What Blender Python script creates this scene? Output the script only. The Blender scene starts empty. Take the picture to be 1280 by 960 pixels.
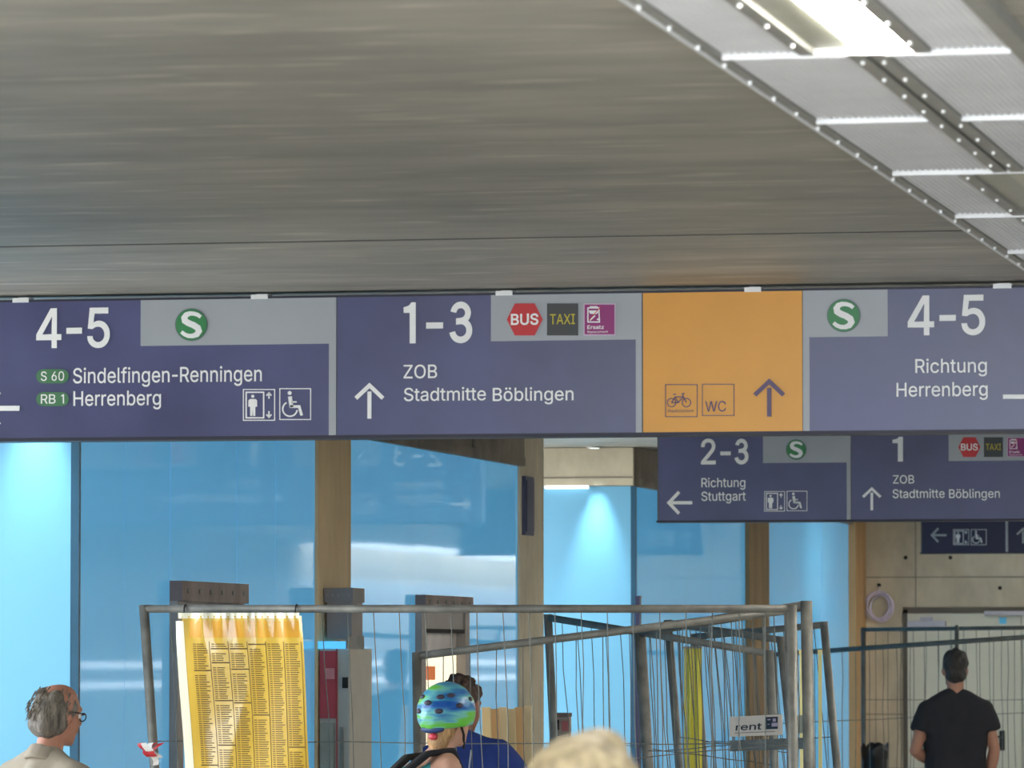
import bpy, bmesh, math, random
from mathutils import Vector, Matrix, noise

random.seed(7)
SC = bpy.context.scene
COL = SC.collection

# ------------------------------------------------------------------ camera
F = 6500.0                       # focal length in pixels of the 1280 x 960 frame
HORIZON = 820.0                  # image row of the horizon
VPX = 2000.0                     # image column of the passage's vanishing point
CAM = Vector((0.0, 0.0, 1.72))
PITCH = math.atan((HORIZON - 480) / F)
YAW = math.atan((VPX - 640) / F * math.cos(PITCH))
FWD = Vector((-math.sin(YAW) * math.cos(PITCH), math.cos(YAW) * math.cos(PITCH), math.sin(PITCH)))
RIGHT = Vector((math.cos(YAW), math.sin(YAW), 0))
UP = RIGHT.cross(FWD)

cd = bpy.data.cameras.new('camera')
cd.sensor_width = 36.0
cd.lens = F / 1280 * 36.0
cd.clip_end = 300
cd.dof.use_dof = True
cd.dof.focus_distance = 21.5
cd.dof.aperture_fstop = 10.0
cam = bpy.data.objects.new('camera', cd)
COL.objects.link(cam)
cam.location = CAM
cam.rotation_euler = Matrix((RIGHT, UP, -FWD)).transposed().to_euler()
SC.camera = cam

# ------------------------------------------------------------------ light and exposure
SC.view_settings.view_transform = 'Standard'
SC.view_settings.look = 'None'
SC.view_settings.gamma = 1.0
SC.view_settings.use_curve_mapping = False
SC.view_settings.exposure = 0.0
wd = bpy.data.worlds.new('daylight')
SC.world = wd
wd.use_nodes = True
bg = wd.node_tree.nodes['Background']
bg.inputs[0].default_value = (0.86, 0.94, 1.0, 1)
bg.inputs[1].default_value = 9.0
LAMP = 95.0                      # emission of the ceiling luminaires
GLOW = 110.0                      # watts of the downlights over the blue glass


def portal(name, loc, rot, sx, sy):
    l = bpy.data.lights.new(name, 'AREA')
    l.shape = 'RECTANGLE'; l.size = sx; l.size_y = sy
    l.cycles.is_portal = True
    o = bpy.data.objects.new(name, l); COL.objects.link(o)
    o.location = loc; o.rotation_euler = rot
    return o


# ------------------------------------------------------------------ pixel to place
def ray(px, py):
    return (FWD * F + RIGHT * (px - 640) - UP * (py - 480)).normalized()
def onY(px, py, Y):
    r = ray(px, py); return CAM + r * ((Y - CAM.y) / r.y)
def onX(px, py, X):
    r = ray(px, py); return CAM + r * ((X - CAM.x) / r.x)
def onZ(px, py, Z):
    r = ray(px, py); return CAM + r * ((Z - CAM.z) / r.z)
def atD(px, py, d):
    r = ray(px, py); return CAM + r * (d / r.dot(FWD))

XW = -5.83                       # left wall of the passage
XR = 2.9                         # right wall
ZC = 3.012                       # ceiling
ZG = 2.77                        # top of the glass
def wallY(px): return onX(px, HORIZON, XW).y

# ------------------------------------------------------------------ materials
def lin(c):
    return tuple(((v / 255) / 12.92 if v / 255 <= 0.04045 else ((v / 255 + 0.055) / 1.055) ** 2.4) for v in c)

MATS = {}
def mat(name, rgb, rough=0.6, metal=0.0, var=0.08, scale=8.0, bump=0.0, bscale=60.0, emit=0.0, coat=0.0,
        stretch=(1, 1, 1), spec=0.5, erough=0.0, emit_rgb=None, rgb2=None, detail=4.0):
    if name in MATS: return MATS[name]
    m = bpy.data.materials.new(name); m.use_nodes = True
    nt = m.node_tree; b = nt.nodes['Principled BSDF']
    c = lin(rgb)
    tc = nt.nodes.new('ShaderNodeTexCoord'); mp = nt.nodes.new('ShaderNodeMapping')
    mp.inputs['Scale'].default_value = stretch
    nt.links.new(tc.outputs['Object'], mp.inputs[0])
    nz = nt.nodes.new('ShaderNodeTexNoise'); nz.inputs['Scale'].default_value = scale
    nz.inputs['Detail'].default_value = detail
    nt.links.new(mp.outputs[0], nz.inputs[0])
    rp = nt.nodes.new('ShaderNodeValToRGB')
    rp.color_ramp.elements[0].position = 0.3; rp.color_ramp.elements[1].position = 0.7
    lo = [max(0, v * (1 - var)) for v in c]; hi = [min(1, v * (1 + var)) for v in (lin(rgb2) if rgb2 else c)]
    rp.color_ramp.elements[0].color = (*lo, 1); rp.color_ramp.elements[1].color = (*hi, 1)
    nt.links.new(nz.outputs[0], rp.inputs[0]); nt.links.new(rp.outputs[0], b.inputs['Base Color'])
    b.inputs['Roughness'].default_value = rough; b.inputs['Metallic'].default_value = metal
    b.inputs['Specular IOR Level'].default_value = spec
    b.inputs['Coat Weight'].default_value = coat; b.inputs['Coat Roughness'].default_value = 0.08
    if erough:
        mr = nt.nodes.new('ShaderNodeMapRange')
        mr.inputs[3].default_value = max(0, rough - erough); mr.inputs[4].default_value = rough + erough
        nt.links.new(nz.outputs[0], mr.inputs[0]); nt.links.new(mr.outputs[0], b.inputs['Roughness'])
    if emit:
        b.inputs['Emission Color'].default_value = (*(lin(emit_rgb) if emit_rgb else c), 1)
        b.inputs['Emission Strength'].default_value = emit
    if bump:
        bz = nt.nodes.new('ShaderNodeTexNoise'); bz.inputs['Scale'].default_value = bscale; bz.inputs['Detail'].default_value = 3
        nt.links.new(mp.outputs[0], bz.inputs[0])
        bp = nt.nodes.new('ShaderNodeBump'); bp.inputs['Strength'].default_value = bump; bp.inputs['Distance'].default_value = 0.01
        nt.links.new(bz.outputs[0], bp.inputs['Height']); nt.links.new(bp.outputs[0], b.inputs['Normal'])
    MATS[name] = m
    return m


def concrete(name, rgb, rgb2, stretch=(1, 1, 1), rough=0.75, streak=0.25):
    """Fair-faced concrete: cloudy tone, long drawn streaks of cement skin, pin holes."""
    if name in MATS: return MATS[name]
    m = bpy.data.materials.new(name); m.use_nodes = True
    nt = m.node_tree; N = nt.nodes; L = nt.links; b = N['Principled BSDF']
    tc = N.new('ShaderNodeTexCoord')
    def nz(sc, st, det=5.0, rg=0.6):
        mp = N.new('ShaderNodeMapping'); mp.inputs['Scale'].default_value = st; L.new(tc.outputs['Object'], mp.inputs[0])
        n = N.new('ShaderNodeTexNoise'); n.inputs['Scale'].default_value = sc; n.inputs['Detail'].default_value = det
        n.inputs['Roughness'].default_value = rg; L.new(mp.outputs[0], n.inputs[0]); return n
    n1 = nz(0.9, (1, 1, 1)); n2 = nz(3.0, stretch); n3 = nz(9.0, stretch, 3, 0.5)
    rp = N.new('ShaderNodeValToRGB')
    rp.color_ramp.elements[0].position = 0.32; rp.color_ramp.elements[1].position = 0.68
    rp.color_ramp.elements[0].color = (*lin(rgb), 1); rp.color_ramp.elements[1].color = (*lin(rgb2), 1)
    L.new(n1.outputs[0], rp.inputs[0])
    r2 = N.new('ShaderNodeValToRGB')
    r2.color_ramp.elements[0].position = 0.30; r2.color_ramp.elements[1].position = 0.75
    r2.color_ramp.elements[0].color = (0.74, 0.73, 0.72, 1); r2.color_ramp.elements[1].color = (1.22, 1.21, 1.2, 1)
    L.new(n2.outputs[0], r2.inputs[0])
    mx = N.new('ShaderNodeMix'); mx.data_type = 'RGBA'; mx.blend_type = 'MULTIPLY'; mx.inputs[0].default_value = 1.0
    L.new(rp.outputs[0], mx.inputs[6]); L.new(r2.outputs[0], mx.inputs[7])
    r3 = N.new('ShaderNodeValToRGB')
    r3.color_ramp.elements[0].position = 0.58; r3.color_ramp.elements[1].position = 0.74
    r3.color_ramp.elements[0].color = (0, 0, 0, 1); r3.color_ramp.elements[1].color = (streak, streak, streak, 1)
    L.new(n3.outputs[0], r3.inputs[0])
    m2 = N.new('ShaderNodeMix'); m2.data_type = 'RGBA'; L.new(r3.outputs[0], m2.inputs[0])
    L.new(mx.outputs[2], m2.inputs[6]); m2.inputs[7].default_value = (*lin((215, 210, 195)), 1)
    L.new(m2.outputs[2], b.inputs['Base Color'])
    b.inputs['Roughness'].default_value = rough
    bp = N.new('ShaderNodeBump'); bp.inputs['Strength'].default_value = 0.25; bp.inputs['Distance'].default_value = 0.006
    L.new(n3.outputs[0], bp.inputs['Height']); L.new(bp.outputs[0], b.inputs['Normal'])
    MATS[name] = m
    return m

M_CEIL = concrete('ceiling concrete', (145, 143, 136), (170, 166, 156), (0.3, 1.3, 1), 0.55, 0.6)
M_WALLC = concrete('wall concrete', (180, 170, 150), (204, 193, 170), (1, 1, 0.5), 0.8, 0.2)
M_BAND = concrete('dark band concrete', (112, 104, 96), (140, 130, 118), (0.6, 1, 1), 0.8, 0.15)
M_PILLAR = concrete('tan pillar concrete', (192, 168, 132), (212, 188, 150), (1, 1, 0.25), 0.8, 0.1)
M_FLOOR = mat('floor stone', (176, 170, 160), 0.45, var=0.15, scale=30)
M_RIGHT = mat('right wall panels', (214, 220, 226), 0.5, var=0.06, scale=2)
M_JOINT = mat('near black', (34, 32, 30), 0.9)  # plain near-black for the joint sealant, slots, ties and hook
M_GLASS = mat('blue back painted glass', (100, 184, 236), 0.03, var=0.05, scale=0.8, spec=0.75, emit=0.32)  # emission added to the blue so the panes look lit from behind
M_GLASSL = mat('blue back painted glass bright', (112, 172, 206), 0.12, var=0.04, scale=0.8, emit=0.05, emit_rgb=(100, 190, 240))  # same glass, tinted apart, with a faint added glow
M_STEEL = mat('galvanised steel', (110, 108, 103), 0.55, 0.3, var=0.15, scale=14, rgb2=(128, 126, 120))
M_STEELD = mat('weathered galvanised steel', (124, 124, 120), 0.55, 0.3, var=0.25, scale=12)
M_STEELF = mat('dark wire steel', (104, 106, 102), 0.55, 0.3, var=0.2, scale=12)
M_ALU = mat('raft sheet metal', (238, 238, 242), 0.5, 0.0, var=0.05, scale=5, bump=0.15, bscale=300)
M_RAIL = mat('raft rail metal', (150, 149, 144), 0.5, 0.15, var=0.08, scale=9)
M_BAR = mat('white cross bar', (240, 240, 242), 0.4, 0.1, var=0.03)
M_RIVET = mat('bright rivet', (250, 250, 250), 0.35, 0.0, var=0.02)
M_DIFF = mat('lit diffuser', (255, 252, 240), 0.4, emit=LAMP, var=0.0)
M_REFL = mat('luminaire housing', (170, 170, 156), 0.35, 0.3, var=0.12, scale=6)
M_BLUE = mat('sign blue film', (60, 63, 110), 0.36, var=0.12, scale=2.2, erough=0.08, spec=0.85, rgb2=(72, 75, 124))
M_GREY = mat('sign grey film', (170, 175, 183), 0.34, var=0.04, scale=3)
M_YEL = mat('sign amber film', (234, 164, 56), 0.34, var=0.05, scale=3)
M_CASE = mat('sign casing', (92, 92, 98), 0.5, 0.2)
M_WHITE = mat('sign white', (250, 250, 252), 0.4, var=0.02)
M_GREEN = mat('sign green', (58, 138, 84), 0.4, var=0.04)
M_GREENR = mat('sign green rim', (92, 120, 112), 0.4, var=0.04)
M_RED = mat('sign red', (206, 40, 48), 0.4, var=0.04)
M_TAXI = mat('sign charcoal', (58, 60, 62), 0.4, var=0.04)
M_TAXIY = mat('sign taxi yellow', (206, 190, 40), 0.4, var=0.03)
M_MAG = mat('sign magenta', (150, 34, 118), 0.4, var=0.04)
M_PURP = mat('sign purple ink', (94, 74, 112), 0.4, var=0.03)
M_NAVY = mat('navy panel', (36, 36, 72), 0.4, var=0.05)

# ------------------------------------------------------------------ mesh helpers
def link(o, parent=None):
    COL.objects.link(o)
    if parent is not None: o.parent = parent
    return o
def tag(o, label=None, cat=None, group=None, kind=None):
    if label: o['label'] = label
    if cat: o['category'] = cat
    if group: o['group'] = group
    if kind: o['kind'] = kind
    return o
def empty(name, loc=(0, 0, 0), label=None, cat=None, group=None, kind=None, rz=0.0):
    o = bpy.data.objects.new(name, None); o.empty_display_size = 0.1
    o.location = loc; o.rotation_euler = (0, 0, rz)
    COL.objects.link(o)
    return tag(o, label, cat, group, kind)

class MB:
    def __init__(s): s.v = []; s.f = []
    def add(s, vs, fs):
        n = len(s.v); s.v += [tuple(v) for v in vs]; s.f += [tuple(i + n for i in f) for f in fs]; return s
    def box(s, a, b):
        x0, x1 = sorted((a[0], b[0])); y0, y1 = sorted((a[1], b[1])); z0, z1 = sorted((a[2], b[2]))
        return s.add([(x0, y0, z0), (x1, y0, z0), (x1, y1, z0), (x0, y1, z0), (x0, y0, z1), (x1, y0, z1), (x1, y1, z1), (x0, y1, z1)],
                     [(0, 3, 2, 1), (4, 5, 6, 7), (0, 1, 5, 4), (1, 2, 6, 5), (2, 3, 7, 6), (3, 0, 4, 7)])
    def tube(s, pts, r, n=8, caps=True):
        pts = [Vector(p) for p in pts]; rs = r if isinstance(r, (list, tuple)) else [r] * len(pts)
        vs = []; fs = []; ref = None
        for i, p in enumerate(pts):
            t = (pts[min(i + 1, len(pts) - 1)] - pts[max(i - 1, 0)]).normalized()
            if ref is None: ref = Vector((0, 0, 1)) if abs(t.z) < 0.9 else Vector((1, 0, 0))
            a = t.cross(ref).normalized(); bb = a.cross(t).normalized(); ref = bb
            for k in range(n):
                w = 2 * math.pi * k / n
                vs.append(p + (a * math.cos(w) + bb * math.sin(w)) * rs[i])
        for i in range(len(pts) - 1):
            for k in range(n):
                k2 = (k + 1) % n
                fs.append((i * n + k, i * n + k2, (i + 1) * n + k2, (i + 1) * n + k))
        if caps:
            fs.append(tuple(reversed(range(n)))); fs.append(tuple((len(pts) - 1) * n + k for k in range(n)))
        return s.add(vs, fs)
    def poly(s, pts, n, th):
        """flat outline pts (3D) pulled out along n by th"""
        k = len(pts); vs = [Vector(p) for p in pts]; vs2 = [p + n * th for p in vs]
        return s.add(vs + vs2, [tuple(range(k, 2 * k)), tuple(reversed(range(k)))] + [(i, (i + 1) % k, k + (i + 1) % k, k + i) for i in range(k)])
    def build(s, name, m, parent=None, smooth=False, bevel=0.0, loc=None):
        me = bpy.data.meshes.new(name); me.from_pydata(s.v, [], s.f)
        bm = bmesh.new(); bm.from_mesh(me); bmesh.ops.recalc_face_normals(bm, faces=bm.faces)
        if bevel:
            bmesh.ops.bevel(bm, geom=[e for e in bm.edges if e.is_manifold and e.calc_face_angle(0) > 0.6], offset=bevel, segments=2, affect='EDGES', profile=0.6)
        bm.to_mesh(me); bm.free()
        if smooth: me.polygons.foreach_set('use_smooth', [True] * len(me.polygons))
        me.materials.append(m)
        o = bpy.data.objects.new(name, me); link(o, parent)
        if loc is not None: o.location = loc
        return o
def box(name, a, b, m, parent=None, bevel=0.0): return MB().box(a, b).build(name, m, parent, bevel=bevel)
def struct(o): o['kind'] = 'structure'; return o

# ================================================================== THE SETTING
Y_C1 = wallY(98)       # corner: lit blue panel to glass wall
Y_P0, Y_P1 = wallY(395), wallY(437)
Y_E0, Y_E1 = wallY(648), wallY(678)
Y_C2 = wallY(795)
Y_T0, Y_T1 = wallY(932), wallY(957)
Y_G1 = wallY(1062)
Y_END = wallY(1075)
Y0, Y9 = 5.0, 82.0

struct(box('floor', (-12, -8, -0.12), (XR + 0.3, Y9, 0.0), M_FLOOR))
# ceiling: a dark backing with two cast slabs that leave an open joint between them
Y_J = onZ(640, 298, ZC).y
Y_S, X_S = 58.0, XR - 0.8        # unseen roof slot, added so the daylit right wall brightens the glass reflections
ceil = struct(MB().box((-7.4, Y0, ZC + 0.06), (XR + 0.3, Y_S, ZC + 0.3)).box((-7.4, Y_S, ZC + 0.06), (X_S, Y9, ZC + 0.3)).build('ceiling', M_JOINT))
box('concrete_slab', (-7.4, Y0, ZC), (XR + 0.3, Y_J - 0.03, ZC + 0.06), M_CEIL, ceil)
box('joint_sealant', (-7.4, Y_J - 0.03, ZC + 0.0015), (XR + 0.3, Y_J + 0.03, ZC + 0.06), M_JOINT, ceil)
box('concrete_slab', (-7.4, Y_J + 0.03, ZC), (XR + 0.3, Y_S, ZC + 0.06), M_CEIL, ceil)
box('concrete_slab', (-7.4, Y_S, ZC), (X_S, Y9, ZC + 0.06), M_CEIL, ceil)

wr = struct(box('wall_right', (XR, Y0, 0), (XR + 0.3, Y9, ZC), M_WALLC))
box('slot_sky_screen', (XR, Y_S, ZC), (XR + 0.3, Y9, 5.0), M_RIGHT, wr)  # unseen, added to screen the open sky over the slot from reflections
yy = Y0 + 0.1
while yy < 80:
    box('panel', (XR - 0.02, yy, 0.12), (XR, yy + 1.28, 2.62), M_RIGHT, wr); yy += 1.3

for zz in (1.60, 1.40):
    box('reflection_glow_band', (XR - 0.05, 30, zz), (XR - 0.02, 80, zz + .06), mat('band glow', (235, 245, 255), .4, emit=1.3, var=0), wr)  # unseen glowing strips, added for the bright bands reflected in the glass
def lwall(name, y0, y1, m=M_WALLC, z0=0.0, z1=ZC, x=XW - 0.03, dep=0.3):
    return struct(box(name, (x - dep, y0, z0), (x, y1, z1), m))
wl = lwall('wall_left', Y_C1 + 0.012, Y_P0 - 0.002)
wl2 = lwall('wall_left', Y_P1 + 0.002, Y_E0)
wl3 = lwall('wall_left', Y_C2 + 0.012, Y_T0)
wl4 = lwall('wall_left', Y_T1, Y_G1)
GEO = []
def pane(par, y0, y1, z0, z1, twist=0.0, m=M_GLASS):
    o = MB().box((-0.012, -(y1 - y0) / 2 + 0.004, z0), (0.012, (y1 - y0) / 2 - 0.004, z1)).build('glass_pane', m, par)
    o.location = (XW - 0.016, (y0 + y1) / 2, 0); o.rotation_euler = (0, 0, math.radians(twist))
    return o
def panes(par, cols, holes=()):
    for i in range(len(cols) - 1):
        y0, y1 = wallY(cols[i]), wallY(cols[i + 1])
        zb = 0.1
        for hp, hz in holes:
            if cols[i] == hp: zb = hz
        pane(par, y0, y1, zb, ZG, random.uniform(-0.22, 0.22))
zD1 = onX(255, 728, XW).z
zD2 = onX(550, 745, XW).z
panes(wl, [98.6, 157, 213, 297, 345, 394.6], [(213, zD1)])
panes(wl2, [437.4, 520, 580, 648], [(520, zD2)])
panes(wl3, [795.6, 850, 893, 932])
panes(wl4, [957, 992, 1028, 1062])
# concrete band over the glass, cast in blocks
for par, a, b in ((wl, 98.6, 395), (wl2, 437, 649), (wl3, 795.6, 932), (wl4, 957, 1062)):
    ya, yb = wallY(a), wallY(b); n = max(2, int((yb - ya) / 1.3))
    for i in range(n):
        box('band_block', (XW - 0.03, ya + (yb - ya) * i / n + 0.006, ZG + 0.006), (XW + 0.02 + random.uniform(0, 0.012), ya + (yb - ya) * (i + 1) / n, ZC - 0.002), M_BAND, par)
    for i in range(n * 2):
        box('band_edge', (XW - 0.03, ya + (yb - ya) * i / n / 2 + 0.01, ZG - 0.004), (XW + 0.035, ya + (yb - ya) * (i + 1) / n / 2, ZG + 0.05 + random.uniform(-.01, .01)), M_BAND, par)
# concrete pillar between the glass fields, end pier, timber-brown pier
struct(box('wall_left', (XW - 0.33, Y_P0, 0), (XW + 0.008, Y_P1, ZC - 0.002), M_PILLAR, bevel=0.01))
pier = struct(box('wall_left', (XW - 0.33, Y_E0, 0), (XW + 0.01, Y_E1, ZC - 0.002), M_WALLC, bevel=0.012))
struct(box('wall_left', (XW - 0.33, Y_T0, 0), (XW + 0.03, Y_T1, ZC - 0.002), mat('brown pier', (146, 122, 90), 0.8, var=0.2, scale=5, stretch=(1, 1, .3)), bevel=0.01))
struct(box('trim_1', (XW - 0.05, Y_G1, 0), (XW + 0.05, Y_END, ZC - 0.002), mat('tan trim', (186, 150, 106), 0.8, var=0.12, scale=4, stretch=(1, 1, .3))))
# stairwell faces with the lit blue glass
def stair_face(Yc, name):
    w = struct(box(name, (-9.5, Yc + 0.014, 0), (XW - 0.05, Yc + 0.3, ZC - 0.002), M_WALLC))
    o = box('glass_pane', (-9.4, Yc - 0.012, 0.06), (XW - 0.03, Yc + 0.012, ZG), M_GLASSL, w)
    box('header', (-9.4, Yc - 0.03, ZG + 0.004), (XW - 0.012, Yc + 0.014, ZC - 0.004), M_WALLC, w)
    box('header_joint', (-9.4, Yc - 0.034, ZG + 0.05), (XW - 0.014, Yc - 0.03, ZG + 0.058), M_BAND, w)
    box('corner_profile', (XW - 0.028, Yc - 0.014, 0.0), (XW + 0.004, Yc + 0.012, ZG), mat('dark edge profile', (40, 84, 112), 0.4, 0.3), w)
    return w
w1 = stair_face(Y_C1, 'wall_stair_near')
w2 = stair_face(Y_C2, 'wall_stair_far')
for yb in (Y_C1 - 3.4, Y_E1 + 0.001):     # stair side walls towards the camera
    struct(box('wall_stair_side', (-9.5, yb - 0.3, 0), (XW - 0.34, yb, ZC - 0.002), M_WALLC))
struct(box('wall_left', (XW - 0.33, Y0, 0), (XW, Y_C1 - 3.4, ZC - 0.002), M_WALLC))
# end wall with a door, the passage going on to its right
XE = -3.3
we = struct(box('wall_end', (XW - 0.3, Y_END, 0), (XE, Y_END + 0.4, ZC - 0.002), M_WALLC))
struct(box('wall_end_side', (XE - 0.3, Y_END + 0.4, 0), (XE, Y9, ZC - 0.002), M_WALLC))
zj = onY(1180, 722, Y_END).z
for zz in (zj, zj - 1.1):
    box('formwork_joint', (XW, Y_END - 0.003, zz), (XE, Y_END, zz + 0.008), M_BAND, we)
box('formwork_joint', (onY(1144, 720, Y_END).x, Y_END - 0.003, 0), (onY(1144, 720, Y_END).x + 0.008, Y_END, ZC - .01), M_BAND, we)
for px, py in ((1188, 697), (1132, 697), (1250, 735)):
    p = onY(px, py, Y_END); MB().tube([p + Vector((0, -.006, 0)), p], 0.016, 10).build('tie_hole', M_JOINT, we)

# door in the end wall
M_DOOR = mat('door paint', (196, 194, 178), 0.5, var=0.05, scale=2)
dx0, dz1 = onY(1129, 762, Y_END).x, onY(1180, 762, Y_END).z
dr = struct(empty('door_1', (dx0, Y_END, 0)))
def dloc(px, py, dy=0): p = onY(px, py, Y_END); return Vector((p.x - dx0, dy, p.z))
DW = 1.9
fr = MB().box((-0.0, -0.03, 0), (0.04, 0.0, dz1)).box((DW - .04, -.03, 0), (DW, 0, dz1)).box((0, -.03, dz1 - .03), (DW, 0, dz1 + 0.02))
fr.build('door_frame', mat('door frame brown', (86, 78, 66), 0.5, var=.05), dr)
leaf = box('door_leaf', (0.04, -0.05, 0.01), (DW / 2, -0.004, dz1 - 0.032), M_DOOR, dr)
leaf2 = box('door_leaf', (DW / 2 + 0.006, -0.05, 0.01), (DW - 0.04, -0.004, dz1 - 0.032), M_DOOR, dr)
a, b = dloc(1136, 776), dloc(1184, 784)
box('door_closer', (a.x, -0.11, b.z), (b.x, -0.05, a.z), mat('closer metal', (168, 164, 172), 0.4, .4), leaf, bevel=.006)
box('closer_arm', (a.x + .1, -0.075, a.z), (a.x + .2, -0.055, a.z + .03), MATS['closer metal'], leaf)
a, b = dloc(1232, 764), dloc(1290, 769)
box('door_closer', (a.x, -0.11, b.z), (b.x, -0.05, a.z), MATS['closer metal'], leaf2, bevel=.006)
a, b = dloc(1250, 772), dloc(1259, 780)
box('sticker', (a.x, -0.0525, b.z), (b.x, -0.05, a.z), mat('sticker blue', (96, 184, 224), .5), leaf)
a, b = dloc(1250, 913), dloc(1257, 938)
pl = box('handle_plate', (a.x, -0.058, b.z), (b.x, -0.05, a.z), mat('handle dark', (40, 40, 40), .4, .5), leaf, bevel=.003)
MB().tube([((a.x + b.x) / 2, -.058, a.z - .05), ((a.x + b.x) / 2, -.10, a.z - .05), ((a.x + b.x) / 2 - .1, -.10, a.z - .05)], .009).build('handle', MATS['handle dark'], pl)

# doorways let into the glass wall
M_FRAME = mat('brushed frame metal', (140, 132, 128), .45, .4, var=.12, scale=6)
M_HEAD = mat('rusty head plate', (128, 112, 108), .6, .2, var=.3, scale=7, stretch=(1, 1, .3))
def wall_case(name, pa, pb, ztop, head_h, lit):
    y0, y1 = wallY(pa), wallY(pb)
    r = struct(empty(name, (XW, (y0 + y1) / 2, 0))); h = (y1 - y0) / 2
    hd = MB()
    hd.box((-.03, -h, ztop - head_h), (.05, h, ztop)).build('head_plate', M_HEAD, r)
    n = 6
    for i in range(n):
        MB().tube([(.05, -h + 2 * h * (i + .5) / n, ztop - head_h * .5), (.056, -h + 2 * h * (i + .5) / n, ztop - head_h * .5)], .01).build('screw', M_STEELD, r)
    MB().box((-.03, -h, 0), (.03, -h + .10, ztop - head_h)).build('frame_post', M_FRAME, r)
    MB().box((-.03, h - .10, 0), (.03, h, ztop - head_h)).build('frame_post', M_FRAME, r)
    z2 = ztop - head_h
    MB().box((-.03, -h + .1, z2 - .10), (.02, h - .1, z2)).build('transom', M_FRAME, r)
    MB().box((-.03, -h + .1, z2 - .12), (.025, h - .1, z2 - .10)).build('transom', M_JOINT, r)
    if lit:
        ins = MB().box((-.025, -h + .1, 0.0), (-.02, h - .1, z2 - .21)).build('lit_interior', mat('lit shelf interior', (250, 240, 210), .5, emit=1.0, var=.1, scale=9), r)
        MB().box((-.025, -h + .1, z2 - .21), (-.02, h - .1, z2 - .12)).build('shelf_top', mat('shelf top', (190, 180, 176), .3, var=.2, scale=6), r)
        MB().box((-.02, -h + .3, z2 - .36), (-.012, -h + .5, z2 - .29)).build('poster', mat('orange print', (230, 120, 50), .5, emit=.3), r)
    else:
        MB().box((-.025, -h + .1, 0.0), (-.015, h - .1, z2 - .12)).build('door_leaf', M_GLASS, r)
    return r
wall_case('door_2', 213, 297, zD1, zD1 - onX(255, 753, XW).z, False)
wall_case('door_3', 520, 580, zD2, zD2 - onX(550, 762, XW).z, True)

# navy corner post by the far stairs
pz = onY(795, 745, Y_C2).z
cp = MB().box((-.013, -.03, 0), (.013, .03, pz - .01)).box((-.016, -.034, pz - .01), (.016, .034, pz)).build('corner_post', M_NAVY, loc=(XW + .024, Y_C2 - .05, 0))
tag(cp, 'slim navy post at the corner of the bright blue stairwell glass', 'post')
# navy plate on the concrete pier
a, b = onX(650, 595, XW), onX(661, 670, XW)
wp = MB().box((0, 0, 0), (.02, b.y - a.y, a.z - b.z)).box((.02, .02, .02), (.026, b.y - a.y - .02, a.z - b.z - .02)).build('wall_plate', M_NAVY, loc=(XW + .01, a.y, b.z))
tag(wp, 'narrow upright navy plate on the concrete pier beside the far stairs', 'plate')

# ------------------------------------------------------------------ suspended metal raft with luminaires
ZR = 2.982
bars = [onZ(896, 72, ZR).y, onZ(1027, 151, ZR).y, onZ(1122, 217, ZR).y, onZ(1217, 270, ZR).y]
PER = (bars[3] - bars[0]) / 3; YB = bars[0]
XL = onZ(879, 72, ZR).x
FRW, PW, RW, GAP = 0.04, 0.265, 0.034, 0.012
xs_p0 = XL + FRW; xs_p1 = xs_p0 + PW; xc = xs_p1 + RW + GAP / 2; FX = 0.105
raft = tag(empty('ceiling_raft', (XL, YB, ZR)), 'long suspended strip of pale ribbed metal panels under the concrete ceiling', 'ceiling raft')
ya_, yb_ = YB - 4 * PER, YB + 46 * PER
def rb(name, a, b, m): return MB().box((a[0] - XL, a[1] - YB, a[2] - ZR), (b[0] - XL, b[1] - YB, b[2] - ZR)).build(name, m, raft)
rb('edge_profile', (XL, ya_, ZR), (XL + FRW, yb_, ZR + .035), M_RAIL)
xr_ = xc + (xc - XL)
rb('edge_profile', (xr_ - FRW, ya_, ZR), (xr_, yb_, ZR + .035), M_RAIL)
rb('edge_lip', (XL + .012, ya_, ZR - .006), (XL + .018, yb_, ZR), M_BAR)
def ribbed(x0, x1):
    n = max(4, int(round((x1 - x0) / 0.0145))); mb = MB(); w = (x1 - x0) / n; L0, L1 = .012, PER - .012
    pts = []
    for i in range(n):
        pts += [(x0 + w * (i + .12), .0125), (x0 + w * (i + .34), .005), (x0 + w * (i + .66), .005), (x0 + w * (i + .88), .0125)]
    vs = [(x - XL, L0, z) for x, z in pts] + [(x - XL, L1, z) for x, z in pts]; k = len(pts)
    mb.add(vs, [(i, i + 1, k + i + 1, k + i) for i in range(k - 1)])
    mb.box((x0 - XL, L0, .02), (x1 - XL, L1, .024))
    return mb
meshes = {}
def rpanel(key, x0, x1, row):
    if key not in meshes:
        o = ribbed(x0, x1).build('ribbed_panel', M_ALU, raft); meshes[key] = o.data
    else:
        o = link(bpy.data.objects.new('ribbed_panel', meshes[key]), raft)
    o.location = (0, row * PER, 0)
def part_copy(key, name, make, loc):
    if key not in meshes:
        o = make(); meshes[key] = o.data
    else: o = link(bpy.data.objects.new(name, meshes[key]), raft)
    o.location = loc
def mk(name, a, b, m):
    return lambda: MB().box(a, b).build(name, m, raft)
lum_n = 0
LUMS = []
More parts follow.
